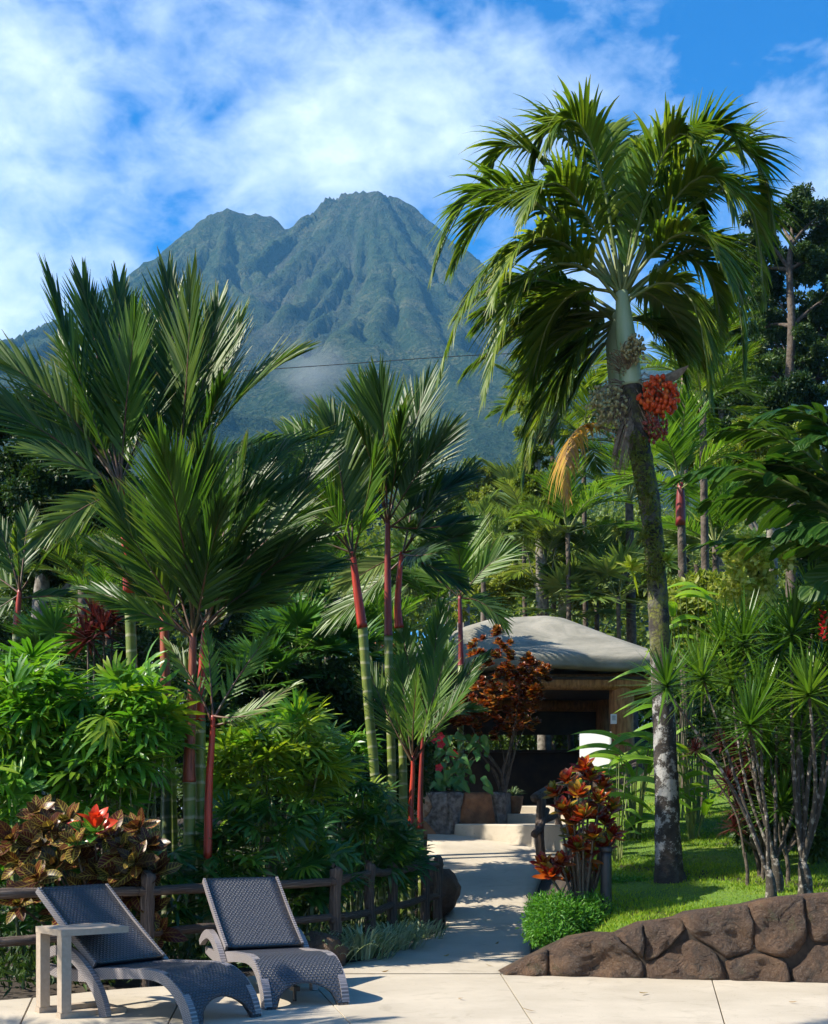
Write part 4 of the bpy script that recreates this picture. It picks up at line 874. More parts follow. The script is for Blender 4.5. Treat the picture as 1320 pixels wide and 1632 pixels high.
# off the left edge of the picture, its shade falls on the loungers
GO = 'palms left of the frame shading the patio'
for i, (x, y, hgt) in enumerate(((-4.9, 8.1, 2.6), (-5.0, 7.5, 6.8), (-6.4, 7.9, 3.6), (-5.6, 6.2, 3.4))):
    t = thing('sealing_wax_palm', ('palm beyond the left edge shading the loungers', 'tallest palm beyond the left edge of the patio', 'palm beyond the left edge close to the fence end', 'short palm beyond the left edge nearest the camera')[i], 'palm', (x, y, -.05), GO)
    mb = MB(); tube(mb, [(0, 0, 0), (.05, 0, hgt * .5), (0, 0, hgt)], [.07, .06, .05], 10, .02); mb.obj('stem', M['stem_g'], t)
    for k in range(11):
        a = 2 * math.pi * k / 11 + i; e = R(random.uniform(15, 75)); l = random.uniform(1.5, 1.9)
        tip = Vector((math.cos(a) * math.cos(e), math.sin(a) * math.cos(e), math.sin(e))) * l + Vector((0, 0, hgt)); mid = Vector((math.cos(a) * math.cos(e + .35), math.sin(a) * math.cos(e + .35), math.sin(e + .35))) * l * .55 + Vector((0, 0, hgt))
        mb = MB(); frond(mb, [Vector((0, 0, hgt)), mid, tip], n=24, lmax=.6, w=.045, a0=50, a1=15, vee=15, seg=3); mb.obj('frond', [M['seal'], M['rachis']], t)

# ------------------------------------------------------------------ Manila palms on the lawn
m, nt, p, o = mat('mossy_lichen_trunk'); a = tex(nt, 'noise', 9, 8, 0.7); b = tex(nt, 'noise', 5, 8, 0.75); pos = N(nt, 'ShaderNodeNewGeometry'); sp = N(nt, 'ShaderNodeSeparateXYZ'); nt.links.new(pos.outputs['Position'], sp.inputs[0])
col = ramp(nt, a, [(0.35, (0.016, 0.013, 0.011)), (0.7, (0.065, 0.052, 0.042))])
lo_ = ramp(nt, mth(nt, 'MULTIPLY', sp.outputs[2], .1), [(.085, 0), (.10, 1), (.27, 1), (.33, .25), (.6, .15)]); li = mth(nt, 'MULTIPLY', ramp(nt, b, [(0.51, 0), (0.56, 1)]), lo_)
col = mixc(nt, li, col, (0.33, 0.32, 0.30))
hi_ = ramp(nt, mth(nt, 'MULTIPLY', sp.outputs[2], .1), [(.27, 0), (.36, .9), (.5, .9), (.62, .2)]); mo = mth(nt, 'MULTIPLY', ramp(nt, tex(nt, 'noise', 6, 6, .7), [(.45, 0), (.55, 1)]), hi_)
col = mixc(nt, mth(nt, 'MULTIPLY', mo, ramp(nt, tex(nt, 'noise', 30, 4, .7), [(.38, 0), (.52, 1)])), col, (0.16, 0.17, 0.025)); nt.links.new(col, p.inputs['Base Color']); p.inputs['Roughness'].default_value = .9
bump(nt, p, mth(nt, 'ADD', a, b), .8, .03); M['mosstrunk'] = m
M['fruit_red'] = leafmat('red_palm_fruit', [(0.1, (0.55, 0.045, 0.015)), (0.6, (0.68, 0.09, 0.02)), (0.9, (0.6, 0.4, 0.06))], 0.35, 0.0)
M['fruit_dull'] = leafmat('dull_red_palm_fruit', [(0.1, (0.18, 0.03, 0.02)), (0.9, (0.30, 0.07, 0.05))], 0.5, 0.0)
M['fruit_bei'] = leafmat('unripe_palm_fruit', [(0.1, (0.20, 0.15, 0.07)), (0.6, (0.32, 0.27, 0.13)), (0.9, (0.40, 0.37, 0.18))], 0.5, 0.0)
M['twig'] = simple('dry_flower_stalk', (0.16, 0.10, 0.06), (0.32, 0.24, 0.16), 20, .8, 0)
M['moss'] = leafmat('moss_leaf', [(0.1, (0.06, 0.09, 0.015)), (0.9, (0.19, 0.22, 0.03))], .7, .2)
def bunch(parent, c, r, n, material, start, name='fruit_bunch', fr=.022, strands=26):
    mb = MB(); mb.mat = 0
    phi = (1 + 5 ** .5) / 2; iv = [Vector(v).normalized() for v in ((-1, phi, 0), (1, phi, 0), (-1, -phi, 0), (1, -phi, 0), (0, -1, phi), (0, 1, phi), (0, -1, -phi), (0, 1, -phi), (phi, 0, -1), (phi, 0, 1), (-phi, 0, -1), (-phi, 0, 1))]
    IF = ((0, 11, 5), (0, 5, 1), (0, 1, 7), (0, 7, 10), (0, 10, 11), (1, 5, 9), (5, 11, 4), (11, 10, 2), (10, 7, 6), (7, 1, 8), (3, 9, 4), (3, 4, 2), (3, 2, 6), (3, 6, 8), (3, 8, 9), (4, 9, 5), (2, 4, 11), (6, 2, 10), (8, 6, 7), (9, 8, 1))
    for k in range(n):
        v = Vector((random.gauss(0, 1), random.gauss(0, 1), random.gauss(0, 1))).normalized() * random.uniform(.2, 1.25) ** .5
        q = Vector(c) + Vector((v.x * r[0], v.y * r[1], v.z * r[2] * 1.1 - (.05 if random.random() < .3 else 0))); f = fr * random.uniform(.7, 1.15); i0 = len(mb.v); ax = Vector((random.uniform(-.4, .4), random.uniform(-.4, .4), 1)).normalized()
        for u in iv: u = u + ax * u.dot(ax) * .45; mb.vert(q + u * f)
        for f3 in IF: mb.face(*(i0 + j_ for j_ in f3))
    mb.mat = 1
    for k in range(strands):
        v = Vector((random.gauss(0, 1), random.gauss(0, 1), random.gauss(0, .8))).normalized() * .9; q = Vector(c) + Vector((v.x * r[0], v.y * r[1], v.z * r[2])); s_ = Vector(start)
        tube(mb, [s_, s_.lerp(q, .5) + Vector((0, 0, .06)) + v * .05, q], [.006, .004, .003], 4, .1, 2, False)
    return mb.obj(name, [material, M['twig']], parent)
def tuft(mb, c, n, ln, w, d0=(0, 0, 1), sp_=.8, prof='strap', seg=3, dr=.3):
    for k in range(n):
        v = (Vector(d0) + Vector((random.gauss(0, sp_), random.gauss(0, sp_), random.gauss(0, sp_)))).normalized()
        blade(mb, Vector(c), v, Vector((random.gauss(0, 1), random.gauss(0, 1), random.gauss(0, 1))), ln * random.uniform(.6, 1.1), w, prof, seg, dr)
def manila(label, d, trunk, rad, shaft, fronds, group='Manila palms on the lawn bank', depth_j=.8, n=40, lm=.62):
    pts = [P(x, y, d) for x, y in trunk]; gz = terr(pts[0].x, d); base = Vector((pts[0].x, d, gz)); rp = [q - base for q in pts]; rp[0].z = -.08
    t = thing('manila_palm', label, 'palm', base, group)
    mb = MB(); tube(mb, rp, [r_ / S(d) for r_ in rad], 18, .05, 9, vs=1); mb.obj('trunk', M['mosstrunk'], t)
    sh = [P(x, y, d) - base for x, y in shaft]; mb = MB(); tube(mb, sh, [.122, .112, .098, .062][:len(sh)] if len(sh) == 4 else .1, 16, .01, 6); mb.obj('crownshaft', M['shaft_g'], t)
    b = sh[-1]
    for fr in fronds:
        cx, cyp, tx, ty = fr[:4]; dd = fr[4]; lf = fr[5] if len(fr) > 5 else 'adon'; kw = fr[6] if len(fr) > 6 else {}
        tip = P(tx, ty, d + dd) - base; ctl = P(cx, cyp, d + dd * .5) - base
        a = dict(n=n, lmax=lm, w=.048, a0=54, a1=20, vee=16, droop=.34, t0=.18, rr=.022, jit=.14, seg=5, fold=.35)
        a.update(kw); mb = MB(); frond(mb, [b - Vector((0, 0, random.uniform(0, .15))), ctl, tip], **a); mb.obj('frond', [M[lf], M['rachis_g'] if lf != 'yellow' else M['rachis_y']], t)
    return t, base
mp1, mb1 = manila('tall Manila palm with lichen-spotted trunk and hanging red fruit on the lawn', 14.0,
    [(1070, 1425), (1066, 1380), (1062, 1250), (1056, 1100), (1048, 950), (1036, 800), (1020, 700), (1006, 612)], [33, 22, 18.5, 17, 16, 15.5, 15, 17],
    [(1006, 616), (1002, 570), (996, 520), (991, 465)],
    [(765, 150, 692, 430, -.3), (800, 250, 702, 590, -.6, 'adon', dict(vee=2)), (835, 320, 775, 620, -.9), (895, 70, 842, 270, .2), (945, 90, 870, 225, -.5, 'adon', dict(vee=20)), (1012, 320, 1040, 215, -.2, 'young', dict(vee=25, droop=.1, a0=34, n=34, lmax=.55)),
     (1190, 70, 1232, 340, .1), (1130, 110, 1180, 235, -.4, 'adon', dict(vee=15)), (1215, 130, 1218, 470, .4), (1190, 260, 1185, 580, -.4), (1120, 370, 1130, 620, -.6), (1060, 150, 1110, 225, -.8, 'adon', dict(vee=20)), (830, 110, 770, 290, .5),
     (1050, 440, 1100, 555, .6, 'pale'), (880, 420, 850, 600, .7), (800, 200, 725, 420, .7), (1110, 280, 1165, 450, -1.0), (980, 140, 960, 215, .6), (1020, 160, 1060, 230, .4), (850, 280, 790, 470, -1.0), (1140, 330, 1150, 520, .5), (950, 200, 895, 330, .7), (1075, 210, 1120, 340, .7), (895, 190, 835, 345, -.8), (1120, 180, 1170, 330, -.7), (990, 160, 985, 250, .9)], n=54, lm=.76)
mp2, mb2 = manila('second Manila palm close behind with mossy trunk and a withered yellow leaf', 14.9,
    [(1070, 1370), (1062, 1200), (1055, 1050), (1044, 930), (1028, 800), (1008, 700), (988, 625)], [12, 10, 10, 10, 10, 11, 13],
    [(988, 630), (984, 590), (980, 550), (985, 500)],
    [(900, 430, 760, 500, .2), (870, 480, 745, 590, -.2), (880, 500, 810, 650, .4), (900, 560, 850, 700, -.4), (900, 480, 850, 610, .8), (930, 590, 880, 690, .3), (1080, 470, 1130, 600, .6), (920, 500, 830, 560, 1.0), (1060, 500, 1090, 600, -.2), (850, 560, 835, 760, .2, 'adon'), (870, 620, 850, 720, -.2), (860, 440, 790, 560, -.4), (850, 380, 730, 500, -.6), (870, 400, 760, 520, .8), (920, 520, 900, 640, -.5)], lm=.7, n=50)
# withered leaf hangs left of the second trunk
mb = MB(); d_ = 14.5; frond(mb, [P(985, 690, d_) - mb2, P(885, 640, d_ - .5) - mb2, P(905, 790, d_ - .9) - mb2], n=40, lmax=.42, w=.034, a0=62, a1=35, vee=0, droop=.7, t0=.2, rr=.018, jit=.25, seg=5)
tag(mb.obj('frond', [M['yellow'], M['rachis_y']], mp2), 'withered yellow and orange frond')
def q1_(px, py, dd=0): return P(px, py, 14 + dd) - mb1
bunch(mp1, q1_(1050, 632, -.15), (.2, .17, .17), 230, M['fruit_red'], q1_(1010, 612), fr=.025)
bunch(mp1, q1_(1044, 680, -.1), (.14, .12, .12), 90, M['fruit_dull'], q1_(1012, 640), fr=.019)
bunch(mp1, q1_(1010, 553, -.2), (.12, .1, .11), 120, M['fruit_bei'], q1_(1000, 590, -.1), fr=.018)
bunch(mp1, q1_(966, 642, -.1), (.2, .15, .18), 210, M['fruit_bei'], q1_(1000, 615), fr=.017)
bunch(mp1, q1_(988, 735, -.1), (.1, .08, .17), 20, M['twig'], q1_(1010, 660), 'dry_flower_stalk', .008, 90)
bunch(mp1, q1_(985, 575, -.12), (.12, .08, .15), 25, M['fruit_bei'], q1_(1000, 600), 'dry_flower_stalk', .01, 60)
bunch(mp1, q1_(975, 680, -.05), (.2, .12, .13), 60, M['fruit_bei'], q1_(1008, 630), 'dry_flower_stalk', .012, 80)
mb = MB(); blade(mb, q1_(1035, 612, -.05), Vector((.8, -.2, .25)), Vector((0, .3, 1)), .42, .13, 'oval', 6, -.1, fold=.8); tag(mb.obj('spathe', M['twig'], mp1), 'dry brown boat-shaped sheath')
mb = MB()
for k in range(300):
    py = random.uniform(690, 930); px = float(np.interp(py, [690, 800, 950], [1018, 1036, 1048])) + random.uniform(-20, 16)
    tuft(mb, P(px, py, 13.87) - mb1, 3, .075, .02, (-.3, -.9, .1), .7, 'oval', 2)
tag(mb.obj('moss', M['moss'], mp1), 'tufts of moss and small ferns', kind='stuff')
def epiphyte(label, c, n, ln, w, material, group=None, d0=(0, -.3, 1)):
    mb = MB(); tuft(mb, (0, 0, 0), n, ln, w, d0, .75, 'lance', 5, .3); return tag(mb.obj('bromeliad', material, None, True, c), label, 'plant', group)
epiphyte('yellow-green tuft of leaves growing on the left of the mossy trunk', P(1006, 908, 13.9), 40, .26, .045, M['lime'])
epiphyte('small yellowish tuft of leaves on the right of the mossy trunk', P(1062, 895, 13.9), 26, .2, .04, M['lime'])
epiphyte('yellow fern tuft low on the lichen-spotted trunk', P(1030, 860, 13.85), 20, .16, .035, M['moss'])

# ------------------------------------------------------------------ lady palms (fans of fingers)
def fan_mesh(name, material, nf=9, span=200, ln=1.0, w=.13, droop=.25, pet=.35, prof='finger', seg=4, fold=.25, join=0):
    mb = MB(); mb.mat = 1; tube(mb, [(0, -pet, -.06), (0, -pet * .5, .0), (0, 0, 0)], [.015, .012, .012], 4, 0, 2, False); mb.mat = 0
    for k in range(nf):
        a = R(lerp(-span / 2, span / 2, k / (nf - 1)) + random.uniform(-5, 5)); d = Vector((math.sin(a), math.cos(a), random.uniform(0, .22)))
        blade(mb, Vector((0, 0, 0)), d, Vector((math.cos(a), -math.sin(a), random.uniform(-.25, .25))), ln * random.uniform(.8, 1.05) * (1 - .18 * abs(k / (nf - 1) - .5) * 2), w * random.uniform(.8, 1.1), prof, seg, droop * random.uniform(.5, 1.5), Vector((0, 0, -1)), fold)
    return mb.mesh(name, [material, M['rachis_g']])
def orient(o, pos, yax, zax, s):
    y = yax.normalized(); z = zax - y * zax.dot(y); z = z.normalized() if z.length > 1e-3 else y.orthogonal().normalized(); x = y.cross(z)
    m_ = Matrix((x, y, z)).transposed().to_4x4(); o.matrix_local = Matrix.Translation(pos) @ m_ @ Matrix.Scale(s, 4)
fanR = {k: [fan_mesh('lady_palm_leaf', M[k], random.choice((8, 9, 10, 11)), random.choice((170, 200, 230)), 1, .105, random.choice((.2, .4, .6))) for _ in range(4)] for k in ('rhap', 'rhap_d', 'rhap_y')}
def lady_palm(label, base, blobs, n, size, mk, group='lady palms behind the fence', canes=14):
    """blobs: (centre, radii) in world; leaves on the upper and camera side of each"""
    t = thing('lady_palm', label, 'palm', base, group); base = Vector(base); ps = []
    for i in range(n):
        c, r = random.choices(blobs, [b_[1][0] * b_[1][2] for b_ in blobs])[0]
        v = Vector((random.gauss(0, 1), random.gauss(-.35, 1), random.gauss(.15, 1))).normalized(); k = random.uniform(.35, 1) ** .5
        q = Vector(c) + Vector((v.x * r[0], v.y * r[1], v.z * r[2])) * k - base
        if q.z < .08: q.z = random.uniform(.1, .4)
        o = link('leaf', random.choice(fanR[mk if random.random() > .15 else ('rhap_y' if mk != 'rhap_y' else 'rhap')]), t)
        out_ = Vector((v.x, v.y * .8 - .15, 0)); yax = out_ + Vector((random.gauss(0, .3), random.gauss(0, .3), random.gauss(.25, .35)))
        orient(o, q, yax, Vector((0, -.25, 1)) + out_ * .5 + Vector((random.gauss(0, .3), random.gauss(0, .3), 0)), size * random.uniform(.75, 1.15)); ps.append(q)
    for k in range(canes):
        q = random.choice(ps); mb = MB(); g0 = Vector((q.x * .6 + random.uniform(-.2, .2), q.y * .6 + random.uniform(-.1, .2), -.05)); tube(mb, [g0, g0.lerp(q, .5) + Vector((0, 0, .1)), q], [.014, .012, .008], 6, .1, 3, False); mb.obj('cane', M['stem_d'], t)
def B(px, py, d, rx, ry, rz): return (P(px, py, d), (rx / S(d), ry, rz / S(d)))
lady_palm('bright green lady palm filling the left edge above the croton', (-3.5, 12.4, 0), [B(40, 1180, 12.7, 100, .5, 120), B(30, 1110, 13.1, 90, .5, 70), B(-10, 1290, 12.0, 50, .3, 90), B(95, 1180, 12.7, 80, .5, 100)], 235, .41, 'rhap')
lady_palm('bright green lady palm between the left edge and the red stems', (-2.8, 12.9, 0), [B(200, 1180, 12.7, 90, .5, 110), B(225, 1150, 13.0, 60, .5, 90), B(160, 1230, 12.5, 70, .35, 60)], 170, .39, 'rhap')
lady_palm('yellowish lady palm mound right of the red stems', (-1.7, 14.2, 0), [B(440, 1240, 14.0, 95, .6, 100), B(400, 1220, 13.8, 60, .4, 60), B(480, 1200, 14.3, 70, .5, 70)], 190, .38, 'rhap_y')
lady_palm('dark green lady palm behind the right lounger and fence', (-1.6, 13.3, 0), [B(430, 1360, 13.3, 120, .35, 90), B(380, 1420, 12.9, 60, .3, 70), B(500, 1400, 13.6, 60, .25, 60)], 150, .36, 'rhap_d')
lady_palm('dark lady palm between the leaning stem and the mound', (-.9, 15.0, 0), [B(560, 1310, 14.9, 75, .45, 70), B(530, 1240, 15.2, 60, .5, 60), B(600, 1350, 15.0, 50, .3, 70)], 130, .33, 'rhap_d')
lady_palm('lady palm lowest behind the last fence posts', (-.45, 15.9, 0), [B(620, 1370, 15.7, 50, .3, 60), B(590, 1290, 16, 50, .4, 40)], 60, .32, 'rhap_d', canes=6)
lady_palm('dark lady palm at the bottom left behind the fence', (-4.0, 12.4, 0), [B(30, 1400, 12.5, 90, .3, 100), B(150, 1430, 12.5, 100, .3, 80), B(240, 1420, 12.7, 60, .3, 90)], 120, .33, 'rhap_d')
lady_palm('pale green lady palm high behind the mound', (-1.5, 17.0, 0), [B(450, 1180, 16.8, 90, .5, 40), B(520, 1190, 17.0, 70, .5, 50)], 80, .36, 'rhap')

# ------------------------------------------------------------------ crotons
def leaf_mesh(name, material, prof='oval', w=.36, seg=6, droop=.15, fold=.35, wav=1.0):
    mb = MB(); blade(mb, Vector((0, 0, 0)), Vector((0, 1, 0)), Vector((1, 0, 0)), 1, w, prof, seg, droop, Vector((0, 0, -1)), fold, wav); return mb.mesh(name, material)
CR = {k: [leaf_mesh('croton_leaf', M[k], 'oval', random.uniform(.4, .54), 7, random.uniform(.0, .35), random.uniform(.15, .45), random.uniform(0, 6)) for _ in range(3)] for k in ('cro_red', 'cro_org', 'cro_var', 'cro_grn', 'cro_hot', 'anth')}
def rosette(parent, c, n, ln, keys, up=Vector((0, -.35, 1)), spread=(.3, 1.25), name='leaf'):
    up = up.normalized(); a = up.orthogonal().normalized(); b_ = up.cross(a)
    for k in range(n):
        th = 2.4 * k + random.uniform(-.3, .3); el = lerp(spread[1], spread[0], k / max(1, n - 1)) + random.uniform(-.15, .15)
        d = up * math.cos(el) + (a * math.cos(th) + b_ * math.sin(th)) * math.sin(el)
        o = link(name, random.choice(CR[random.choice(keys)]), parent); orient(o, Vector(c) - up * (.05 * (1 - k / n)) + d * .01, d, up, ln * random.uniform(.7, 1.1) * lerp(1, .75, k / n))
def croton(name, label, base, heads, n, ln, keys, twm='bark', hot=(), facing=.35):
    base = Vector(base); t = thing(name, label, 'shrub', base); k0 = Vector((0, 0, .05))
    for i, h in enumerate(heads):
        q = Vector(h) - base; ks = keys
        rosette(t, q, n, ln, hot[i] if hot and i < len(hot) and hot[i] else ks, Vector((q.x * .4 + random.gauss(0, .2), q.y * .3 - facing, .8)))
        mb = MB(); tube(mb, [Vector((q.x * .08, q.y * .08, -.05)), Vector((q.x * .45, q.y * .5, q.z * .45)), q - Vector((0, 0, .02))], [.02, .014, .008], 6, .15, 4, False); mb.obj('branch', M[twm], t)
    return t
hd = [P(x, y, 13.0 + z) for x, y, z in ((905, 1245, 0), (940, 1240, .1), (922, 1265, -.2), (955, 1275, 0), (900, 1290, -.1), (930, 1300, -.25), (965, 1310, .1), (945, 1335, -.2), (912, 1330, 0), (965, 1350, 0), (935, 1365, -.1), (895, 1375, -.1), (878, 1395, -.2), (905, 1400, .1), (950, 1390, .1), (960, 1255, .2), (930, 1225, .1), (915, 1310, -.15), (950, 1300, .05), (975, 1330, .15), (885, 1265, .1), (920, 1350, -.2), (870, 1380, -.1), (975, 1290, .2))]
croton('croton', 'red and orange croton above the low green shrub by the path', (P(928, 1455, 13.0)[0], 13.0, .3), hd, 18, .185, ['cro_red'])
hv = [P(x, y, 11.5 + z * .6) for x, y, z in ((150, 1325, -.25), (60, 1345, 0), (110, 1310, .1), (195, 1355, -.1), (235, 1350, .1), (30, 1375, .1), (90, 1380, -.1), (250, 1390, .1), (130, 1365, -.1), (160, 1395, 0), (220, 1320, .2), (60, 1300, .2), (30, 1440, 0), (235, 1450, .1), (180, 1450, .1), (100, 1450, 0), (250, 1490, 0), (175, 1330, 0), (215, 1375, -.2), (80, 1320, -.1), (120, 1345, -.3), (20, 1340, 0), (185, 1400, -.2), (60, 1400, -.3), (215, 1420, 0), (130, 1420, .1))]
croton('croton', 'veined yellow and maroon croton behind the left lounger', (-2.75, 11.9, 0), hv, 12, .27, ['cro_var'], facing=.9, hot=[['cro_hot', 'cro_grn', 'cro_grn']])
rosette(bpy.data.objects['croton.001'], P(152, 1312, 11.25) - Vector((-2.75, 11.9, 0)), 9, .2, ['cro_hot'], spread=(.1, .7))
ho = []
for k in range(290):
    a = random.uniform(0, 6.28); lobes = random.choice(((785, 1035, 42, 30), (790, 1075, 60, 30), (815, 1110, 62, 40), (745, 1140, 45, 25), (790, 1150, 70, 35), (845, 1090, 30, 45), (810, 1130, 50, 40), (735, 1135, 35, 22), (858, 1080, 20, 25)))
    ho.append(P(lobes[0] - 3 + math.cos(a) * lobes[2] * random.uniform(.3, 1), lobes[1] + math.sin(a) * lobes[3] * random.uniform(.3, 1), 24.4 + random.uniform(-.5, .5)))
wh = []
for _ in range(4):
    mb = MB()
    for k in range(15):
        th = 2.4 * k; el = lerp(1.35, .2, k / 14); blade(mb, Vector((0, 0, 0)), Vector((math.cos(th) * math.sin(el), math.sin(th) * math.sin(el), math.cos(el))), Vector((-math.sin(th), math.cos(th), 0)), random.uniform(.7, 1), .42, 'oval', 4, .2, fold=.3, wav=k)
    wh.append(mb.mesh('leaf_whorl', M['cro_org']))
bo = Vector((1.66, 24.6, 1.8)); cro = thing('croton', 'orange croton tree growing in the stone planter', 'shrub', bo)
for h in ho:
    q = h - bo; o = link('leaf_whorl', random.choice(wh), cro); orient(o, q, Vector((random.gauss(0, 1), random.gauss(0, 1), 0)), Vector((q.x * .5, -.4, 1)), .165 * random.uniform(.8, 1.25))
mb = MB()
for k in range(11):
    h = ho[k * 7] - bo; tube(mb, [(random.uniform(-.04, .04), 0, -.1), (h.x * .12 + random.uniform(-.06, .06), h.y * .2, .35), (h.x * .5 + random.uniform(-.1, .1), h.y * .6, h.z * .55), h], [.035, .024, .014, .006], 7, .1, 4, False)
mb.obj('trunk', M['bark'], cro)
mb = MB(); d_ = 28.0
bo2 = P(622, 1150, 24.0); bo2.z = 1.0; c2 = thing('croton', 'small orange croton seen between the path palms', 'shrub', bo2)
for k in range(20):
    q = P(615 + random.uniform(-38, 45), 1040 + random.uniform(-18, 22), 24 + random.uniform(-.4, .4)) - bo2; o = link('leaf_whorl', random.choice(wh), c2); orient(o, q, Vector((random.gauss(0, 1), random.gauss(0, 1), 0)), Vector((q.x * .5, -.4, 1)), .23)
tube(mb, [(0, 0, -.1), (0, 0, 1.0), (.1, 0, 2.6)], [.05, .03, .02], 7, .1, 3, False); mb.obj('trunk', M['greybark'], c2)

CR['anth'] = [leaf_mesh('anthurium_leaf', M['anth'], 'heart', random.uniform(.6, .75), 7, random.uniform(.1, .4), random.uniform(.2, .5), 0) for _ in range(3)]
# anthuriums with red flowers in the planter
ab = Vector((.55, 24.5, 1.82)); an = thing('anthurium', 'anthurium plants with heart-shaped leaves and red flowers in the planter', 'plant', ab)
for k in range(70):
    q = P(random.uniform(690, 775), random.uniform(1170, 1252), 24.1 + random.uniform(-.3, .4)) - ab; o = link('leaf', random.choice(CR['anth']), an); orient(o, q, Vector((random.gauss(0, .6), random.gauss(-.4, .4), -.5)), Vector((random.gauss(0, .4), -1, .4)), random.uniform(.16, .27))
M['petal'] = leafmat('red_flower_petal', [(0.1, (0.5, 0.01, 0.02)), (0.9, (0.6, 0.03, 0.05))], .3, .2, trc=(1.3, 1, 1))
for (x, y) in ((702, 1173), (703, 1186), (723, 1201), (700, 1223), (690, 1178)):
    mb = MB(); c_ = P(x, y, 23.9) - ab
    for k in range(5): blade(mb, c_, Vector((math.cos(k * 1.26), -.3, math.sin(k * 1.26))), Vector((0, -1, .2)).cross(Vector((math.cos(k * 1.26), 0, math.sin(k * 1.26)))), .09, .07, 'oval', 3, .1)
    mb.obj('flower', M['petal'], an)
mb = MB()
for k in range(14): q = P(random.uniform(700, 770), random.uniform(1180, 1240), 24.2) - ab; tube(mb, [(q.x * .6, .1, 0), q * .6, q], .006, 4, 0, 2, False)
mb.obj('stalks', M['rachis_g'], an)
# pot plant at the top of the steps
pp = P(818, 1285, 25.3); pp.z = 1.42; pt = thing('potted_plant', 'dark pot of thin grey-green leaves beside the planter', 'potted plant', pp)
mb = MB(); tube(mb, [(0, 0, 0), (0, 0, .15), (0, 0, .32), (0, 0, .34)], [.13, .17, .2, .17], 14, 0, 3); mb.obj('pot', M['rust'], pt)
mb = MB(); tuft(mb, (0, 0, .33), 70, .38, .022, (0, -.1, 1), .55, 'strap', 5, .35); mb.obj('foliage', M['liri'], pt)

# striped grass by the fence foot
for lb, (px, py, d), n, ln in (('tuft of striped grey-green grass just right of the right lounger', (505, 1525, 12.75), 150, .40), ('wide tuft of striped grass right of the tall fence post', (575, 1523, 13.3), 260, .42), ('striped grass tuft furthest along the fence foot', (625, 1505, 14.2), 200, .40), ('low striped grass beside the last fence posts', (668, 1492, 15.3), 90, .28)):
    c_ = P(px, py, d); c_.z = 0; mb = MB(); 
    for k in range(n):
        a_ = random.uniform(0, 6.28); r_ = random.uniform(0, .28); q = Vector((math.cos(a_) * r_ * 1.2, math.sin(a_) * r_, 0)); v = Vector((math.cos(a_), math.sin(a_), random.uniform(1.2, 3.2)))
        blade(mb, q, v, Vector((-math.sin(a_), math.cos(a_), 0)), ln * random.uniform(1.2, 2.1), .02, 'strap', 6, .45)
    tag(mb.obj('ornamental_grass', M['liri'], None, True, c_), lb, 'grass tuft', 'striped grass tufts along the fence')

# ------------------------------------------------------------------ bushes and trees by leaf scatter
def blob_leaves(blobs, n, ln, up=.5, shell=.55):
    """blobs: (centre, radii) list, relative; returns pos, dir, normal, size"""
    wts = np.array([b_[1][0] * b_[1][2] for b_ in blobs]); wts = wts / wts.sum(); ix = rng.choice(len(blobs), n, p=wts)
    c = np.array([tuple(b_[0]) for b_ in blobs])[ix]; r = np.array([tuple(b_[1]) for b_ in blobs])[ix]
    v = rng.normal(0, 1, (n, 3)); v /= np.linalg.norm(v, axis=1, keepdims=True); k = shell + (1 - shell) * rng.random((n, 1)) ** .6
    pos = c + v * r * k + rng.normal(0, .16, (n, 3)) * r; d = v + rng.normal(0, .7, (n, 3)); nm = v * .6 + rng.normal(0, .55, (n, 3)); nm[:, 2] += up; return pos, d, nm, ln * rng.uniform(.6, 1.25, n)
def bush(name, label, base, blobs, n, ln, wr, material, cat='shrub', group=None, stems=5):
    base = Vector(base); t = thing(name, label, cat, base, group); rb = [(Vector(c) - base, r) for c, r in blobs]
    p_, d_, n_, s_ = blob_leaves(rb, n, ln); scatter('foliage', p_, d_, n_, s_, s_ * wr, M[material], t)
    mb = MB()
    for k in range(stems):
        q = rb[k % len(rb)][0]; tube(mb, [(random.uniform(-.08, .08), random.uniform(-.08, .08), -.1), Vector((q.x * .5, q.y * .5, q.z * .45)), q], [.03, .02, .01], 6, .1, 3, False)
    mb.obj('stems', M['bark'], t); return t
def sub_blobs(c, r, n, f=.38, s0=.35, s1=.95):
    o_ = []
    for k in range(n):
        v = Vector((random.gauss(0, 1), random.gauss(0, 1), random.gauss(.25, 1))).normalized() * random.uniform(s0, s1); o_.append((Vector((c[0] + v.x * r[0], c[1] + v.y * r[1], c[2] + v.z * r[2])), tuple(q * f * random.uniform(.7, 1.2) for q in r)))
    return o_
bush('low_shrub', 'low bright green fine-leaved shrub at the tip of the stone wall', (1.42, 12.75, .1), [B(868, 1478, 12.55, 30, .22, 26), B(890, 1462, 12.7, 42, .28, 36), B(925, 1470, 12.75, 35, .3, 30), B(862, 1455, 12.9, 22, .2, 26), B(945, 1450, 12.9, 26, .25, 26), B(880, 1490, 12.4, 32, .2, 18)], 12000, .05, .32, 'hedge')
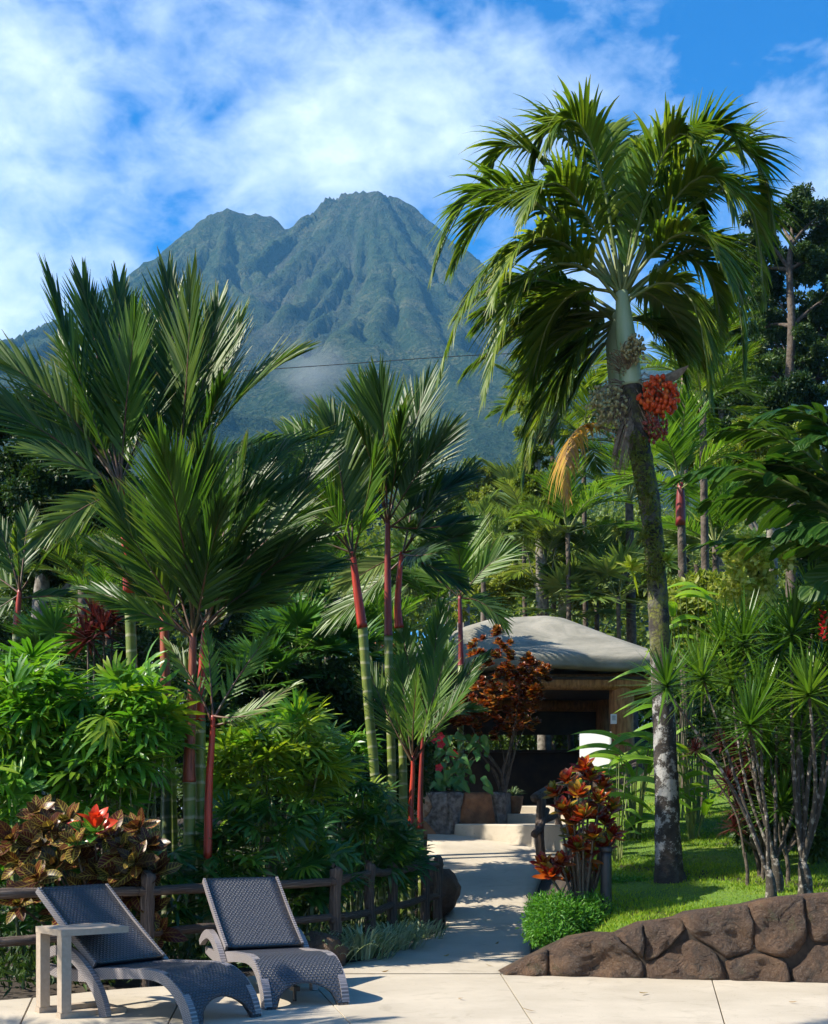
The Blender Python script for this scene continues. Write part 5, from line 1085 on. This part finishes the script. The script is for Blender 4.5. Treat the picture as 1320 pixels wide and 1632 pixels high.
def tree(label, d, trunk, clumps, n, ln, material, r0=.2, cat='tree', group=None, name='tree', bark='greybark', wr=.5, nsub=0):
    """trunk: px points; clumps: (px, py, depth offset, radius px)"""
    pts = [P(x, y, d) for x, y in trunk]; base = Vector((pts[0].x, d, terr(max(-14, min(12, pts[0].x)), min(d, 33)))); rp = [q - base for q in pts]; rp[0].z = -.2
    t = thing(name, label, cat, base, group); mb = MB(); nr_ = len(rp); tube(mb, rp, [r0 * lerp(1, .4, i / (nr_ - 1)) for i in range(nr_)], 9, .06, 4, False)
    bl = []
    for (x, y, dd, r) in clumps:
        c = P(x, y, d + dd) - base; R3 = r / S(d); bl += sub_blobs(c, (R3 * 1.15, R3 * 1.15, R3 * .9), nsub or 12, .27, .2, 1.15)
        s0 = min(rp, key=lambda q: abs(q.z - (c.z - R3 * 1.3)) + (0 if q.z < c.z else 9)); tube(mb, [s0, s0.lerp(c, .5) + Vector((0, 0, R3 * .1)), c], [r0 * .4, r0 * .22, r0 * .08], 6, .1, 4, False)
        for k in range(3): e = bl[-1 - k][0]; tube(mb, [s0.lerp(c, .7), e], [r0 * .12, r0 * .04], 4, 0, 2, False)
    mb.obj('trunk', M[bark], t); p_, d__, n_, s_ = blob_leaves(bl, n, ln, shell=.3); scatter('crown', p_, d__, n_, s_, s_ * wr, M[material], t); return t
tree('tall open tree with bare pale trunk against the sky at the right edge', 42, [(1262, 1100), (1262, 720), (1258, 620), (1262, 520), (1258, 430), (1262, 390)],
     [(1215, 375, 0, 42), (1262, 350, 1, 45), (1305, 345, 0, 45), (1195, 430, 1, 32), (1310, 410, 0, 32), (1325, 470, 0, 38), (1215, 520, 1, 34), (1290, 560, 0, 38), (1320, 600, 1, 40), (1190, 580, 0, 40), (1236, 345, 2, 30), (1240, 600, 2, 36), (1280, 420, 2, 34), (1235, 430, 1, 30), (1240, 480, 2, 36), (1290, 500, 2, 40), (1320, 540, 2, 40)], 64000, .13, 'bgdark', .2, wr=.5, bark='bark')
tree('dark dense tree below the open one at the right edge', 36, [(1290, 1100), (1290, 800), (1285, 680)], [(1300, 640, 0, 55), (1250, 660, 0, 50), (1210, 640, 1, 45), (1330, 700, 0, 60), (1240, 720, -1, 60), (1180, 690, 0, 45)], 42000, .125, 'bgdark', .3)
tree('dark tall tree mass at the far right edge', 46, [(1345, 1100), (1345, 700), (1340, 500)], [(1330, 350, 0, 40), (1345, 420, 0, 50), (1330, 500, 0, 50), (1300, 560, 0, 50), (1250, 590, 1, 55), (1200, 600, 1, 50), (1160, 610, 1, 50), (1230, 540, 2, 40)], 52000, .14, 'bgdark', .3)
tree('light green tree right of the tall palm crown', 38, [(1150, 1100), (1150, 800), (1150, 560)], [(1140, 500, 0, 34), (1165, 540, 0, 40), (1130, 570, 1, 36), (1180, 610, 0, 45), (1150, 640, 0, 50), (1120, 640, 1, 40), (1200, 470, 2, 26)], 36000, .12, 'bgmid', .14)
tree('olive green tree low behind the broad fronds at the right', 30, [(1230, 1100), (1230, 900), (1230, 740)], [(1200, 730, 0, 50), (1260, 740, 0, 55), (1140, 740, 0, 50), (1310, 760, 0, 50), (1180, 790, 0, 60)], 32000, .10, 'bgyel', .2)
tree('dark broad-leaved tree filling the left edge behind the palms', 23, [(60, 1300), (62, 1000), (80, 850)], [(30, 690, 0, 70), (100, 720, 0, 75), (0, 800, 0, 80), (80, 810, -.5, 80), (160, 760, .5, 60), (170, 860, 0, 70), (60, 900, 0, 80), (-50, 700, 0, 70), (200, 800, 1, 60)], 52000, .10, 'bgdark', .22)
tree('dark leafy tree behind the tall stems left of the path', 24, [(330, 1300), (330, 1050), (330, 950)], [(300, 900, 0, 80), (400, 930, 0, 70), (230, 950, 0, 70), (350, 1020, 0, 90), (440, 1010, .5, 70), (200, 1040, 0, 80), (100, 1010, 0, 80), (10, 1020, 0, 80)], 46000, .10, 'bgdark', .2)
tree('yellow-green tree above the small palms in the middle distance', 62, [(775, 1000), (775, 850), (772, 800)], [(760, 765, 0, 26), (790, 775, 0, 26), (735, 785, 0, 24), (810, 800, 0, 24), (765, 805, -2, 34), (830, 765, 2, 24)], 30000, .17, 'bgyel', .35)
tree('green tree before the yellow-green one in the middle distance', 50, [(740, 1000), (738, 880), (735, 840)], [(720, 840, 0, 36), (765, 845, 0, 34), (800, 850, 0, 34), (740, 880, -1, 44), (700, 880, 0, 36), (790, 890, 0, 40)], 30000, .15, 'bgmid', .3)
tree('tall mossy tree just left of the yellow withered leaf', 34, [(868, 1000), (862, 850), (856, 760), (852, 700)], [(850, 690, 0, 26), (862, 725, 0, 26), (845, 755, 0, 24), (870, 775, 0, 30), (855, 820, 0, 30), (842, 650, 0, 18), (868, 850, 0, 34)], 24000, .11, 'bgyel', .18)
tree('rounded green tree behind the roof left side', 44, [(540, 1000), (540, 950), (540, 900)], [(500, 900, 0, 45), (560, 910, 0, 45), (620, 930, 0, 45), (680, 930, 0, 45), (450, 920, 0, 45), (420, 870, 1, 36)], 32000, .13, 'bgmid', .3)
tree('olive tree close behind the pavilion roof', 37, [(900, 1000), (900, 950), (900, 900)], [(820, 930, 0, 44), (880, 910, 0, 44), (940, 900, 0, 44), (990, 880, 0, 50), (960, 960, 0, 44), (760, 950, 0, 36), (1060, 900, 0, 50)], 32000, .12, 'bgyel', .25)
# far wood that reads as one mass
bl = []
for k in range(95):
    d_ = random.uniform(85, 170); px = random.uniform(-250, 1560); top = 800 + random.uniform(-14, 26); c = P(px, top + 40, d_); r_ = random.uniform(40, 55) / S(d_); bl.append((c, (r_, r_ * .8, r_ * .8)))
    c2_ = P(px + 20, top + 110, d_); bl.append((c2_, (r_ * 1.5, r_, r_ * 1.3)))
for k in range(40):
    d_ = random.uniform(60, 84); px = -250 + k * 46; c = P(px, 900 + random.uniform(-20, 30), d_); r_ = 60 / S(d_); bl.append((c, (r_, r_ * .8, r_))); bl.append((P(px, 1020, d_), (r_ * 1.3, r_, r_ * 1.6)))
p_, dd_, n_, s_ = blob_leaves(bl, 220000, .44, shell=.5); tag(scatter('forest', p_, dd_, n_, s_, s_ * .6, M['bgmid']), 'distant green forest at the foot of the volcano', kind='stuff')
# thick planting at the back of the beds
GB = 'dense shrubs at the back of the beds'
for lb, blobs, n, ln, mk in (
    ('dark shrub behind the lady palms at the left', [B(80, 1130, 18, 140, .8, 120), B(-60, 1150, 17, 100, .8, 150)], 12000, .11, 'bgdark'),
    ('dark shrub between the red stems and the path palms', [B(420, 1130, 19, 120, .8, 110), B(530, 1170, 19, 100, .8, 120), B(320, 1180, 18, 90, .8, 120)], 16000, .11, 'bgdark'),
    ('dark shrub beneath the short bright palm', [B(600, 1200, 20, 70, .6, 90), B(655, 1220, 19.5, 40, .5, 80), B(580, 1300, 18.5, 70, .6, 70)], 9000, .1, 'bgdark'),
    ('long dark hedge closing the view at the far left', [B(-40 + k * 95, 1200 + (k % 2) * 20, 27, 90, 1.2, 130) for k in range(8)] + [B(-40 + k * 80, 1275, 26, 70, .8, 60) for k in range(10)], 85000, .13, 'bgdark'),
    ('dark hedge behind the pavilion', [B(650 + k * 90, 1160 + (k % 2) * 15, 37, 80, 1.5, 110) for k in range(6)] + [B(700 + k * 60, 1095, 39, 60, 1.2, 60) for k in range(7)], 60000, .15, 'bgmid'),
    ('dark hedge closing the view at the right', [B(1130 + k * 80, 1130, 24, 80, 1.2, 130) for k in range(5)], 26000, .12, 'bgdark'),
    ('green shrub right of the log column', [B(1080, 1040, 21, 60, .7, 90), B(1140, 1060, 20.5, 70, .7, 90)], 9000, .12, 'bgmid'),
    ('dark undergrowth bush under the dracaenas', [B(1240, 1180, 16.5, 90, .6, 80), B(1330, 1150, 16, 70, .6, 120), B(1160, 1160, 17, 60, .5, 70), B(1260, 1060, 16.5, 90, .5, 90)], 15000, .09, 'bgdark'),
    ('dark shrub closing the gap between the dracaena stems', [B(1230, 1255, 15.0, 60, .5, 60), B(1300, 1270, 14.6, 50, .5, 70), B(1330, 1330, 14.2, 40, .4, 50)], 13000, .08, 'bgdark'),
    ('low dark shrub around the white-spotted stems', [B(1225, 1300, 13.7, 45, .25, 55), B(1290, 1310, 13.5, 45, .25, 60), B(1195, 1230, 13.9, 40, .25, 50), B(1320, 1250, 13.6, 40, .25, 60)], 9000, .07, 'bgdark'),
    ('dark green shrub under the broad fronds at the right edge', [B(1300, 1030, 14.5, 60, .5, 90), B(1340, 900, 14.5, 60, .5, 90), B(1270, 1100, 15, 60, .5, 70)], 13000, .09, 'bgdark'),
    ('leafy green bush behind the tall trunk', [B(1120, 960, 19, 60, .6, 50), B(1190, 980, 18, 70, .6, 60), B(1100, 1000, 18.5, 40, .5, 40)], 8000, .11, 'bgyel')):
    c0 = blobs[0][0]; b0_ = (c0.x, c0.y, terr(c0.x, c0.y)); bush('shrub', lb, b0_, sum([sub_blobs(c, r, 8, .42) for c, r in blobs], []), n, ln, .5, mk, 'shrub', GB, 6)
bush('variegated_shrub', 'pale yellow variegated shrub high at the right', P(1210, 1000, 15.5) * 1.0, sum([sub_blobs(c, r, 7, .4) for c, r in (B(1195, 885, 14.6, 34, .3, 40), B(1256, 890, 14.5, 18, .2, 40), B(1215, 985, 14.4, 30, .3, 30), B(1175, 940, 14.6, 20, .25, 40), B(1225, 930, 14.7, 24, .3, 24))], []), 2600, .085, .75, 'lime', 'shrub', None, 4)

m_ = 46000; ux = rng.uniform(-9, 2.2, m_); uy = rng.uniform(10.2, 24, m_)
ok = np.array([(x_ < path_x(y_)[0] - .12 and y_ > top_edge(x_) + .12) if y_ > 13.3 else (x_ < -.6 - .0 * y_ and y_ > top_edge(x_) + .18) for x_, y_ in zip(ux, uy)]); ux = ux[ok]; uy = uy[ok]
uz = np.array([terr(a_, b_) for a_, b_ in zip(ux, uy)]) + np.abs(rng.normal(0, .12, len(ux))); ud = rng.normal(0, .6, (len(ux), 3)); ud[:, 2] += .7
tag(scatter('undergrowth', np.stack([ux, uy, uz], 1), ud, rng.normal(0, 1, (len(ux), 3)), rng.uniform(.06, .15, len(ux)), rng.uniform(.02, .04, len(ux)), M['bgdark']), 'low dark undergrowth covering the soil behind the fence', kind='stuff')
# ------------------------------------------------------------------ shared background palms
def norm_frond(mk, arch=.25, **kw):
    mb = MB(); b_ = [Vector((0, 0, 0)), Vector((0, .5, arch)), Vector((0, 1, 0))]; a = dict(n=26, lmax=.42, w=.032, a0=55, a1=18, vee=14, droop=.12, t0=.2, rr=.012, seg=3); a.update(kw); frond(mb, b_, **a); return mb.mesh('frond', [M[mk], M['rachis_g']])
NF = {k: [norm_frond(k, ar) for ar in (.12, .22, .36)] for k in ('seal', 'seal_l', 'pale', 'adon')}
FANB = [fan_mesh('fan_leaf', M['fan'], 26, 250, 1, .14, .12, .9, 'palm', 3, .4) for _ in range(3)] 
FANP = [fan_mesh('fan_leaf', M['pale'], 26, 250, 1, .14, .12, .9, 'palm', 3, .4) for _ in range(2)]
def bgpalm(name, label, px, py, d, Lf, mk, n=13, group='palms in the background', fans=None, elev=(0, 80), tr=.07, stem='bark', shaft=None):
    c = P(px, py, d); gz = terr(max(-14, min(12, c.x)), min(d, 33)); t = thing(name, label, 'palm', (c.x, c.y, gz), group); h = c.z - gz
    mb = MB(); tube(mb, [(.1, 0, -.1), (.05, 0, h * .5), (0, 0, h)], [tr * 1.2, tr, tr * .8], 8, .02, 4); mb.obj('stem', M[stem], t)
    if shaft: mb = MB(); tube(mb, [(0, 0, h - .55), (0, 0, h - .2), (0, 0, h + .1)], [tr * 1.1, tr * 1.05, tr * .6], 9, .01, 3); mb.obj('crownshaft', M[shaft], t)
    for k in range(n):
        a = 2.4 * k + random.uniform(-.2, .2); e = R(lerp(elev[1], elev[0], (k + .5) / n) + random.uniform(-8, 8)); dr = Vector((math.cos(a) * math.cos(e), math.sin(a) * math.cos(e), math.sin(e)))
        up = Vector((-math.cos(a) * math.sin(e), -math.sin(a) * math.sin(e), math.cos(e)))
        if fans: o = link('leaf', random.choice(fans), t); orient(o, Vector((0, 0, h)) + dr * Lf * .9, dr, up + Vector((0, -.3, 0)), Lf * random.uniform(.8, 1.1))
        else: o = link('frond', random.choice(NF[mk]), t); orient(o, Vector((0, 0, h)), dr, up, Lf * random.uniform(.8, 1.1))
    return t
for name, lb, px, py, d, Lf, mk, n, kw in (
    ('feather_palm', 'pale feather palm behind the roof peak', 870, 900, 34, 1.9, 'pale', 15, {}),
    ('feather_palm', 'pale feather palm behind the right slope of the roof', 950, 930, 35, 1.9, 'pale', 15, {}),
    ('feather_palm', 'grey-green feather palm left of the withered yellow leaf', 835, 850, 38, 2.2, 'pale', 14, {}),
    ('feather_palm', 'feather palm below the withered yellow leaf', 905, 850, 33, 2.0, 'seal_l', 14, {}),
    ('feather_palm', 'feather palm just left of the tall trunk with a mossy stem', 1003, 800, 34.5, 2.2, 'seal_l', 14, dict(tr=.13)),
    ('feather_palm', 'feather palm left of the roof behind the path clump', 770, 900, 33, 1.7, 'pale', 13, {}),
    ('feather_palm', 'feather palm glimpsed between the two palm clumps', 520, 930, 26, 1.7, 'seal_l', 14, {}),
    ('feather_palm', 'dark feather palm behind the lowest leaves of the left clump', 470, 900, 27, 1.7, 'seal', 13, {}),
    ('feather_palm', 'dark drooping palm right of the red fruit', 1120, 650, 22, 1.5, 'adon', 15, dict(elev=(-25, 70))),
    ('feather_palm', 'dark palm behind the trunk right of the fruit', 1090, 600, 26, 1.8, 'adon', 14, dict(elev=(-20, 75))),
    ('feather_palm', 'red stemmed palm just right of the tall trunk', 1085, 780, 20, 1.4, 'seal_l', 13, dict(shaft='shaft_d', elev=(-10, 75))),
    ('feather_palm', 'feather palm between the trunk and the variegated shrub', 1140, 870, 24, 1.6, 'seal_l', 13, {}),
    ('feather_palm', 'pale drooping palm behind the withered leaf', 930, 700, 36, 2.2, 'adon', 14, dict(elev=(-30, 60))),
    ('feather_palm', 'feather palm under the drooping crown on its left', 880, 660, 37, 2.3, 'adon', 14, dict(elev=(-30, 70))),
    ('feather_palm', 'palm behind the short bright palms by the path', 600, 1040, 21.5, 1.3, 'seal_l', 12, {}),
    ('feather_palm', 'green palm behind the orange croton tree', 690, 980, 27, 1.6, 'seal_l', 13, {}),
    ('feather_palm', 'palm seen through the pavilion opening on the left', 880, 1150, 36, 1.6, 'seal_l', 12, dict(elev=(0, 70))),
    ('feather_palm', 'palm seen through the pavilion opening near the column', 950, 1150, 36, 1.6, 'pale', 12, dict(elev=(0, 70))),
    ('feather_palm', 'dark palm at the left edge under the broad-leaved tree', 130, 940, 20, 1.2, 'seal', 12, {}),
    ('feather_palm', 'palm with yellowing leaves behind the left green stem', 170, 980, 18.5, .9, 'seal_l', 11, {})):
    bgpalm(name, lb, px, py, d, Lf, mk, n, **kw)
GF = 'fan palms behind the lady palms'
for lb, px, py, d, Lf, fs in (('fan palm left of the maroon cordyline', 95, 1060, 17, .5, FANB), ('fan palm in the dark gap right of the red stems', 470, 1050, 19, .62, FANB), ('fan palm behind the leaning ringed stem', 540, 1070, 19.5, .62, FANB), ('fan palm high between the palm clumps', 490, 985, 21, .6, FANB), ('shaded fan palm at the back of the dark gap', 420, 1100, 18.5, .55, FANB), ('pale fan palm behind the roof right side', 985, 950, 33, .95, FANP), ('pale fan palm behind the roof peak', 905, 970, 34, .95, FANP), ('fan palm behind the red stemmed palm by the trunk', 1110, 900, 25, .75, FANP)):
    bgpalm('fan_palm', lb, px, py, d, Lf, None, 14, GF, fs, (-15, 75), .06, 'bark')

# ------------------------------------------------------------------ strap-leaved plants on the right
def rosette_mesh(name, material, n=64, ln=1, w=.05, lo=.1, hi=2.0, droop=.12, seg=4, prof='strap'):
    mb = MB()
    for k in range(n):
        th = 2.4 * k; el = lerp(hi, lo, k / n) + random.uniform(-.12, .12); d = Vector((math.cos(th) * math.sin(el), math.sin(th) * math.sin(el), math.cos(el)))
        blade(mb, Vector((0, 0, .12 * k / n)), d, Vector((-math.sin(th), math.cos(th), 0)), ln * random.uniform(.8, 1.05), w, prof, seg, droop * random.uniform(.3, 1.6), fold=.3)
    return mb.mesh(name, material)
RD = [rosette_mesh('leaf_rosette', M['drac'], 84, 1, .052) for _ in range(3)]; RC = [rosette_mesh('leaf_rosette', M['cord'], 46, 1, .11, .1, 1.9, .2, 4, 'lance') for _ in range(3)]
def dracaena(name, label, d, root, heads, meshes, Lf, group, sr=.022, up=None, barkm='bark'):
    b_ = P(root[0], root[1], d); b_.z = terr(b_.x, d); t = thing(name, label, 'plant', b_, group)
    mb = MB(); tube(mb, [(0, 0, -.08), (.01, 0, .15), (-.02, 0, .35)], [sr * 4.2, sr * 3.4, sr * 2.0] if barkm == 'whitebark' else [sr * 1.8, sr * 1.6, sr * 1.4], 10, .1, 4); mb.obj('trunk', M[barkm], t)
    for (x, y, dd) in heads:
        q = P(x, y, d + dd) - b_; mid = Vector((q.x * .45 + random.uniform(-.12, .12), q.y * .4, .3 + (q.z - .3) * .45))
        mb = MB(); tube(mb, [(-.02, 0, .3), mid, q], [sr * 1.3, sr, sr * .7], 8, .06, 6, False); mb.obj('branch', M[barkm], t)
        o = link('leaf_rosette', random.choice(meshes), t); orient(o, q, Vector((random.gauss(0, 1), random.gauss(0, 1), .1)), Vector((q.x * .15 + random.gauss(0, .15), -.1, 1)), Lf * random.uniform(.85, 1.1))
    return t
GD = 'dracaenas on the lawn bank'
M['whitebark'] = simple('white_lichen_bark', (0.045, 0.036, 0.026), (0.28, 0.25, 0.21), 16, .9, .6, .02, lo=.54, hi=.64)
dracaena('dracaena', 'dracaena leaning left in front of the tall palm trunk', 12.4, (1228, 1408), [(1062, 1098, 0), (1122, 1085, .3), (1195, 1160, -.2)], RD, .64, GD, .016, barkm='whitebark')
dracaena('dracaena', 'many headed dracaena in the middle of the bank', 12.9, (1238, 1400), [(1213, 1125, -.2), (1185, 1030, .2), (1240, 1040, .3), (1265, 1130, .2), (1150, 1030, .4), (1165, 1090, .3), (1225, 1190, .3)], RD, .62, GD, .016, barkm='whitebark')
dracaena('dracaena', 'dracaena at the right edge with a thick white-spotted stem', 12.6, (1282, 1405), [(1262, 1015, 0), (1310, 1060, .2), (1300, 970, .3), (1330, 1150, 0), (1290, 1110, -.3), (1325, 1000, .2), (1275, 1180, .2)], RD, .62, GD, .02, barkm='whitebark')
dracaena('dracaena', 'short dracaena tucked between the white-spotted stems', 13.3, (1255, 1390), [(1225, 1230, 0), (1280, 1220, .1), (1310, 1280, 0), (1245, 1290, -.2)], RD, .5, GD, .014)
dracaena('dracaena', 'shaded dracaena at the back of the bank', 14.6, (1290, 1360), [(1255, 1180, 0), (1310, 1150, .2), (1200, 1090, .3), (1330, 1240, .1)], RD, .58, GD, .014)
GC = 'maroon cordylines on the bank'
dracaena('cordyline', 'round maroon cordyline head right of the tall trunk', 13.4, (1190, 1380), [(1108, 1198, 0)], RC, .22, GC, .012)
dracaena('cordyline', 'group of maroon cordylines under the dracaenas', 13.6, (1215, 1380), [(1168, 1205, .1), (1195, 1175, 0), (1185, 1245, -.1), (1215, 1205, .2), (1160, 1250, .1), (1205, 1270, 0), (1235, 1195, .1), (1245, 1240, 0), (1180, 1290, 0), (1150, 1190, .2), (1210, 1310, -.1), (1170, 1320, 0), (1225, 1160, .2), (1195, 1215, -.2)], RC, .24, GC, .012)
dracaena('cordyline', 'maroon cordylines at the right edge of the bank', 13.8, (1275, 1380), [(1260, 1260, 0), (1290, 1210, .1), (1305, 1260, 0), (1280, 1310, 0), (1240, 1310, .1), (1320, 1230, 0), (1275, 1180, .2), (1310, 1320, 0)], RC, .24, GC, .012)
dracaena('cordyline', 'dark maroon cordyline among the fan palms at the left', 15.5, (168, 1380), [(165, 1010, 0), (150, 985, .2), (182, 990, .1), (140, 1020, .1)], RC, .42, 'maroon cordylines on the left', .016)
# palm grass: broad pleated leaves lit from the left
PG = [leaf_mesh('pleated_leaf', M['grassy'], 'lance', w_, 10, dr_, .5, 0) for w_, dr_ in ((.24, .5), (.3, .65), (.17, .4), (.26, .85))]
def palmgrass(label, d, root, n, spread, Lr, py_rng, name='palm_grass', arc=(150, 400)):
    b_ = P(root[0], root[1], d); b_.z = terr(b_.x, d); t = thing(name, label, 'plant', b_, 'bright palm grass beside the steps')
    for k in range(n):
        a = random.uniform(R(150), R(390)); q = P(root[0] + random.uniform(-spread, spread), random.uniform(*py_rng), d + random.uniform(-.4, .5)) - b_; mb = MB()
        tube(mb, [(q.x * .3, q.y * .3, 0), q * .6, q], [.008, .007, .005], 5, .1, 3, False); mb.obj('stalk', M['rachis_g'], t)
        dr = Vector((math.cos(a), math.sin(a) * .6, random.uniform(.1, .9))); o = link('leaf', random.choice(PG), t); orient(o, q, dr, Vector((0, -.5, 1)), random.uniform(*Lr))
    return t
palmgrass('bright pleated palm grass between the sign and the tall trunk', 17.0, (1010, 1370), 30, 34, (.5, .85), (1170, 1320))
palmgrass('palm grass just behind the red croton', 15.6, (985, 1400), 16, 22, (.4, .7), (1200, 1350))
palmgrass('bright pleated seedlings right of the tall trunk', 16.5, (1105, 1340), 20, 26, (.45, .7), (1200, 1300))
palmgrass('upright broad leaves behind the tall trunk above the lawn', 18.0, (1080, 1320), 16, 30, (.6, .9), (1080, 1220))
palmgrass('bright leafy clump on the slope left of the variegated shrub', 17.5, (1110, 1150), 18, 40, (.5, .8), (930, 1060))
# broad fronds entering from the right edge
bb = P(1420, 1000, 12.4); bb.z = terr(bb.x, bb.y); bp = thing('broad_leaved_palm', 'big dark palm with broad leaflets reaching in from the right edge', 'palm', bb)
mb = MB(); tube(mb, [(0, 0, -.1), (.05, 0, 1.2), (0, 0, (P(1420, 900, 12.4) - bb).z)], [.14, .12, .1], 12, .05, 5); mb.obj('trunk', M['bark'], bp)
for (cx, cyp, tx, ty, d0, lm_) in ((1230, 690, 1075, 765, 12.2, .52), (1280, 640, 1140, 690, 12.6, .5), (1350, 600, 1215, 665, 12.0, .5), (1300, 760, 1130, 800, 12.8, .5), (1280, 840, 1105, 870, 12.4, .4), (1360, 660, 1290, 700, 11.8, .5), (1360, 800, 1250, 850, 12.0, .45), (1400, 880, 1290, 940, 12.1, .4), (1440, 560, 1400, 640, 12.5, .5), (1330, 720, 1190, 740, 12.5, .5)):
    mb = MB(); frond(mb, [P(1420, 900, 12.4) - bb, P(cx, cyp, d0) - bb, P(tx, ty, d0) - bb], n=15, lmax=lm_ * 1.1, w=.12, a0=62, a1=28, vee=4, droop=.3, t0=.25, rr=.018, prof='broad', seg=5, fold=.15, jit=.12); mb.obj('frond', [M['bigleaf'], M['rachis_g']], bp)
# red ginger flower at the right edge
gb = P(1312, 995, 12.3); gi = thing('red_ginger', 'red ginger flower hanging at the right edge', 'flower', gb); mb = MB()
for k in range(26): th = 2.4 * k; blade(mb, Vector((0, 0, -.16 + k * .011)), Vector((math.cos(th), math.sin(th), .6)), Vector((-math.sin(th), math.cos(th), 0)), .06, .035, 'oval', 3, 0)
mb.obj('flower', M['petal'], gi); mb = MB(); tube(mb, [(.25, .1, .35), (.08, 0, .2), (0, 0, -.14)], [.012, .01, .008], 6, 0, 3); mb.obj('stalk', M['rachis_g'], gi)
# low plants on the wall edge
for lb, (x, y, d), n in (('small weeds growing at the foot of the white-spotted stems', (1275, 1405, 12.15), 60), ('small weeds beside the leaning dracaena stem', (1240, 1412, 12.1), 34), ('small leafy weeds left of the tall trunk foot', (1000, 1400, 14.2), 60)):
    c_ = P(x, y, d); c_.z = terr(c_.x, c_.y); mb = MB()
    for k in range(n): tuft(mb, (random.uniform(-.3, .3), random.uniform(-.12, .15), random.uniform(.0, .05)), 5, .1, .025, (0, 0, 1), .7, 'oval', 3)
    tag(mb.obj('weeds', M['hedge'], None, True, c_), lb, 'weeds', 'weeds on the bank')
# ------------------------------------------------------------------ overhead cable, volcano vapour
M['cable'] = simple('black_cable', (0.01, 0.01, 0.01), (0.02, 0.02, 0.02), 5, .6, 0)
mb = MB(); tube(mb, [P(-300, 640, 60) , P(480, 585, 60) - Vector((0, 0, 0)), P(900, 560, 60), P(1700, 540, 62)], .018, 5, 0, 10); tag(mb.obj('overhead_cable', M['cable']), 'thin black cable crossing before the volcano', 'cable')
def vapour(label, c, r, dens, seed):
    m = bpy.data.materials.new('vapour'); m.use_nodes = True; nt = m.node_tree; nt.nodes.clear(); o = N(nt, 'ShaderNodeOutputMaterial'); pv = N(nt, 'ShaderNodeVolumePrincipled')
    tcn = N(nt, 'ShaderNodeTexCoord'); mp = N(nt, 'ShaderNodeMapping'); mp.inputs['Location'].default_value = (seed, 0, 0); nt.links.new(tcn.outputs['Object'], mp.inputs[0])
    nz = N(nt, 'ShaderNodeTexNoise'); nz.inputs['Scale'].default_value = 1.6; nz.inputs['Detail'].default_value = 4; nt.links.new(mp.outputs[0], nz.inputs['Vector'])
    ln_ = N(nt, 'ShaderNodeVectorMath', operation='LENGTH'); nt.links.new(tcn.outputs['Object'], ln_.inputs[0])
    f = mth(nt, 'SUBTRACT', 1.0, ln_.outputs['Value']); dn = mth(nt, 'MULTIPLY', mth(nt, 'MAXIMUM', mth(nt, 'ADD', mth(nt, 'MULTIPLY', f, .9), mth(nt, 'SUBTRACT', nz.outputs['Fac'], .72)), 0.0), dens)
    nt.links.new(dn, pv.inputs['Density']); pv.inputs['Color'].default_value = (.95, .97, 1, 1); nt.links.new(pv.outputs[0], o.inputs['Volume'])
    mb = MB(); rows = []
    for i in range(9):
        ph = math.pi * i / 8; rows.append([mb.vert((math.sin(ph) * math.cos(2 * math.pi * k / 14), math.sin(ph) * math.sin(2 * math.pi * k / 14), math.cos(ph))) for k in range(14)])
    for a, b_ in zip(rows, rows[1:]):
        for k in range(14): mb.face(a[k], b_[k], b_[(k + 1) % 14], a[(k + 1) % 14])
    o = mb.obj('cloud_wisp', m, None, True, c); o.scale = r; tag(o, label, 'cloud', kind='thing'); m.cycles.volume_step_rate = 4 if hasattr(m.cycles, 'volume_step_rate') else 1; return o

vapour('small wisp of low cloud on the volcano flank between the palms', P(500, 596, 1120), (52, 40, 42), .013, 8.0)
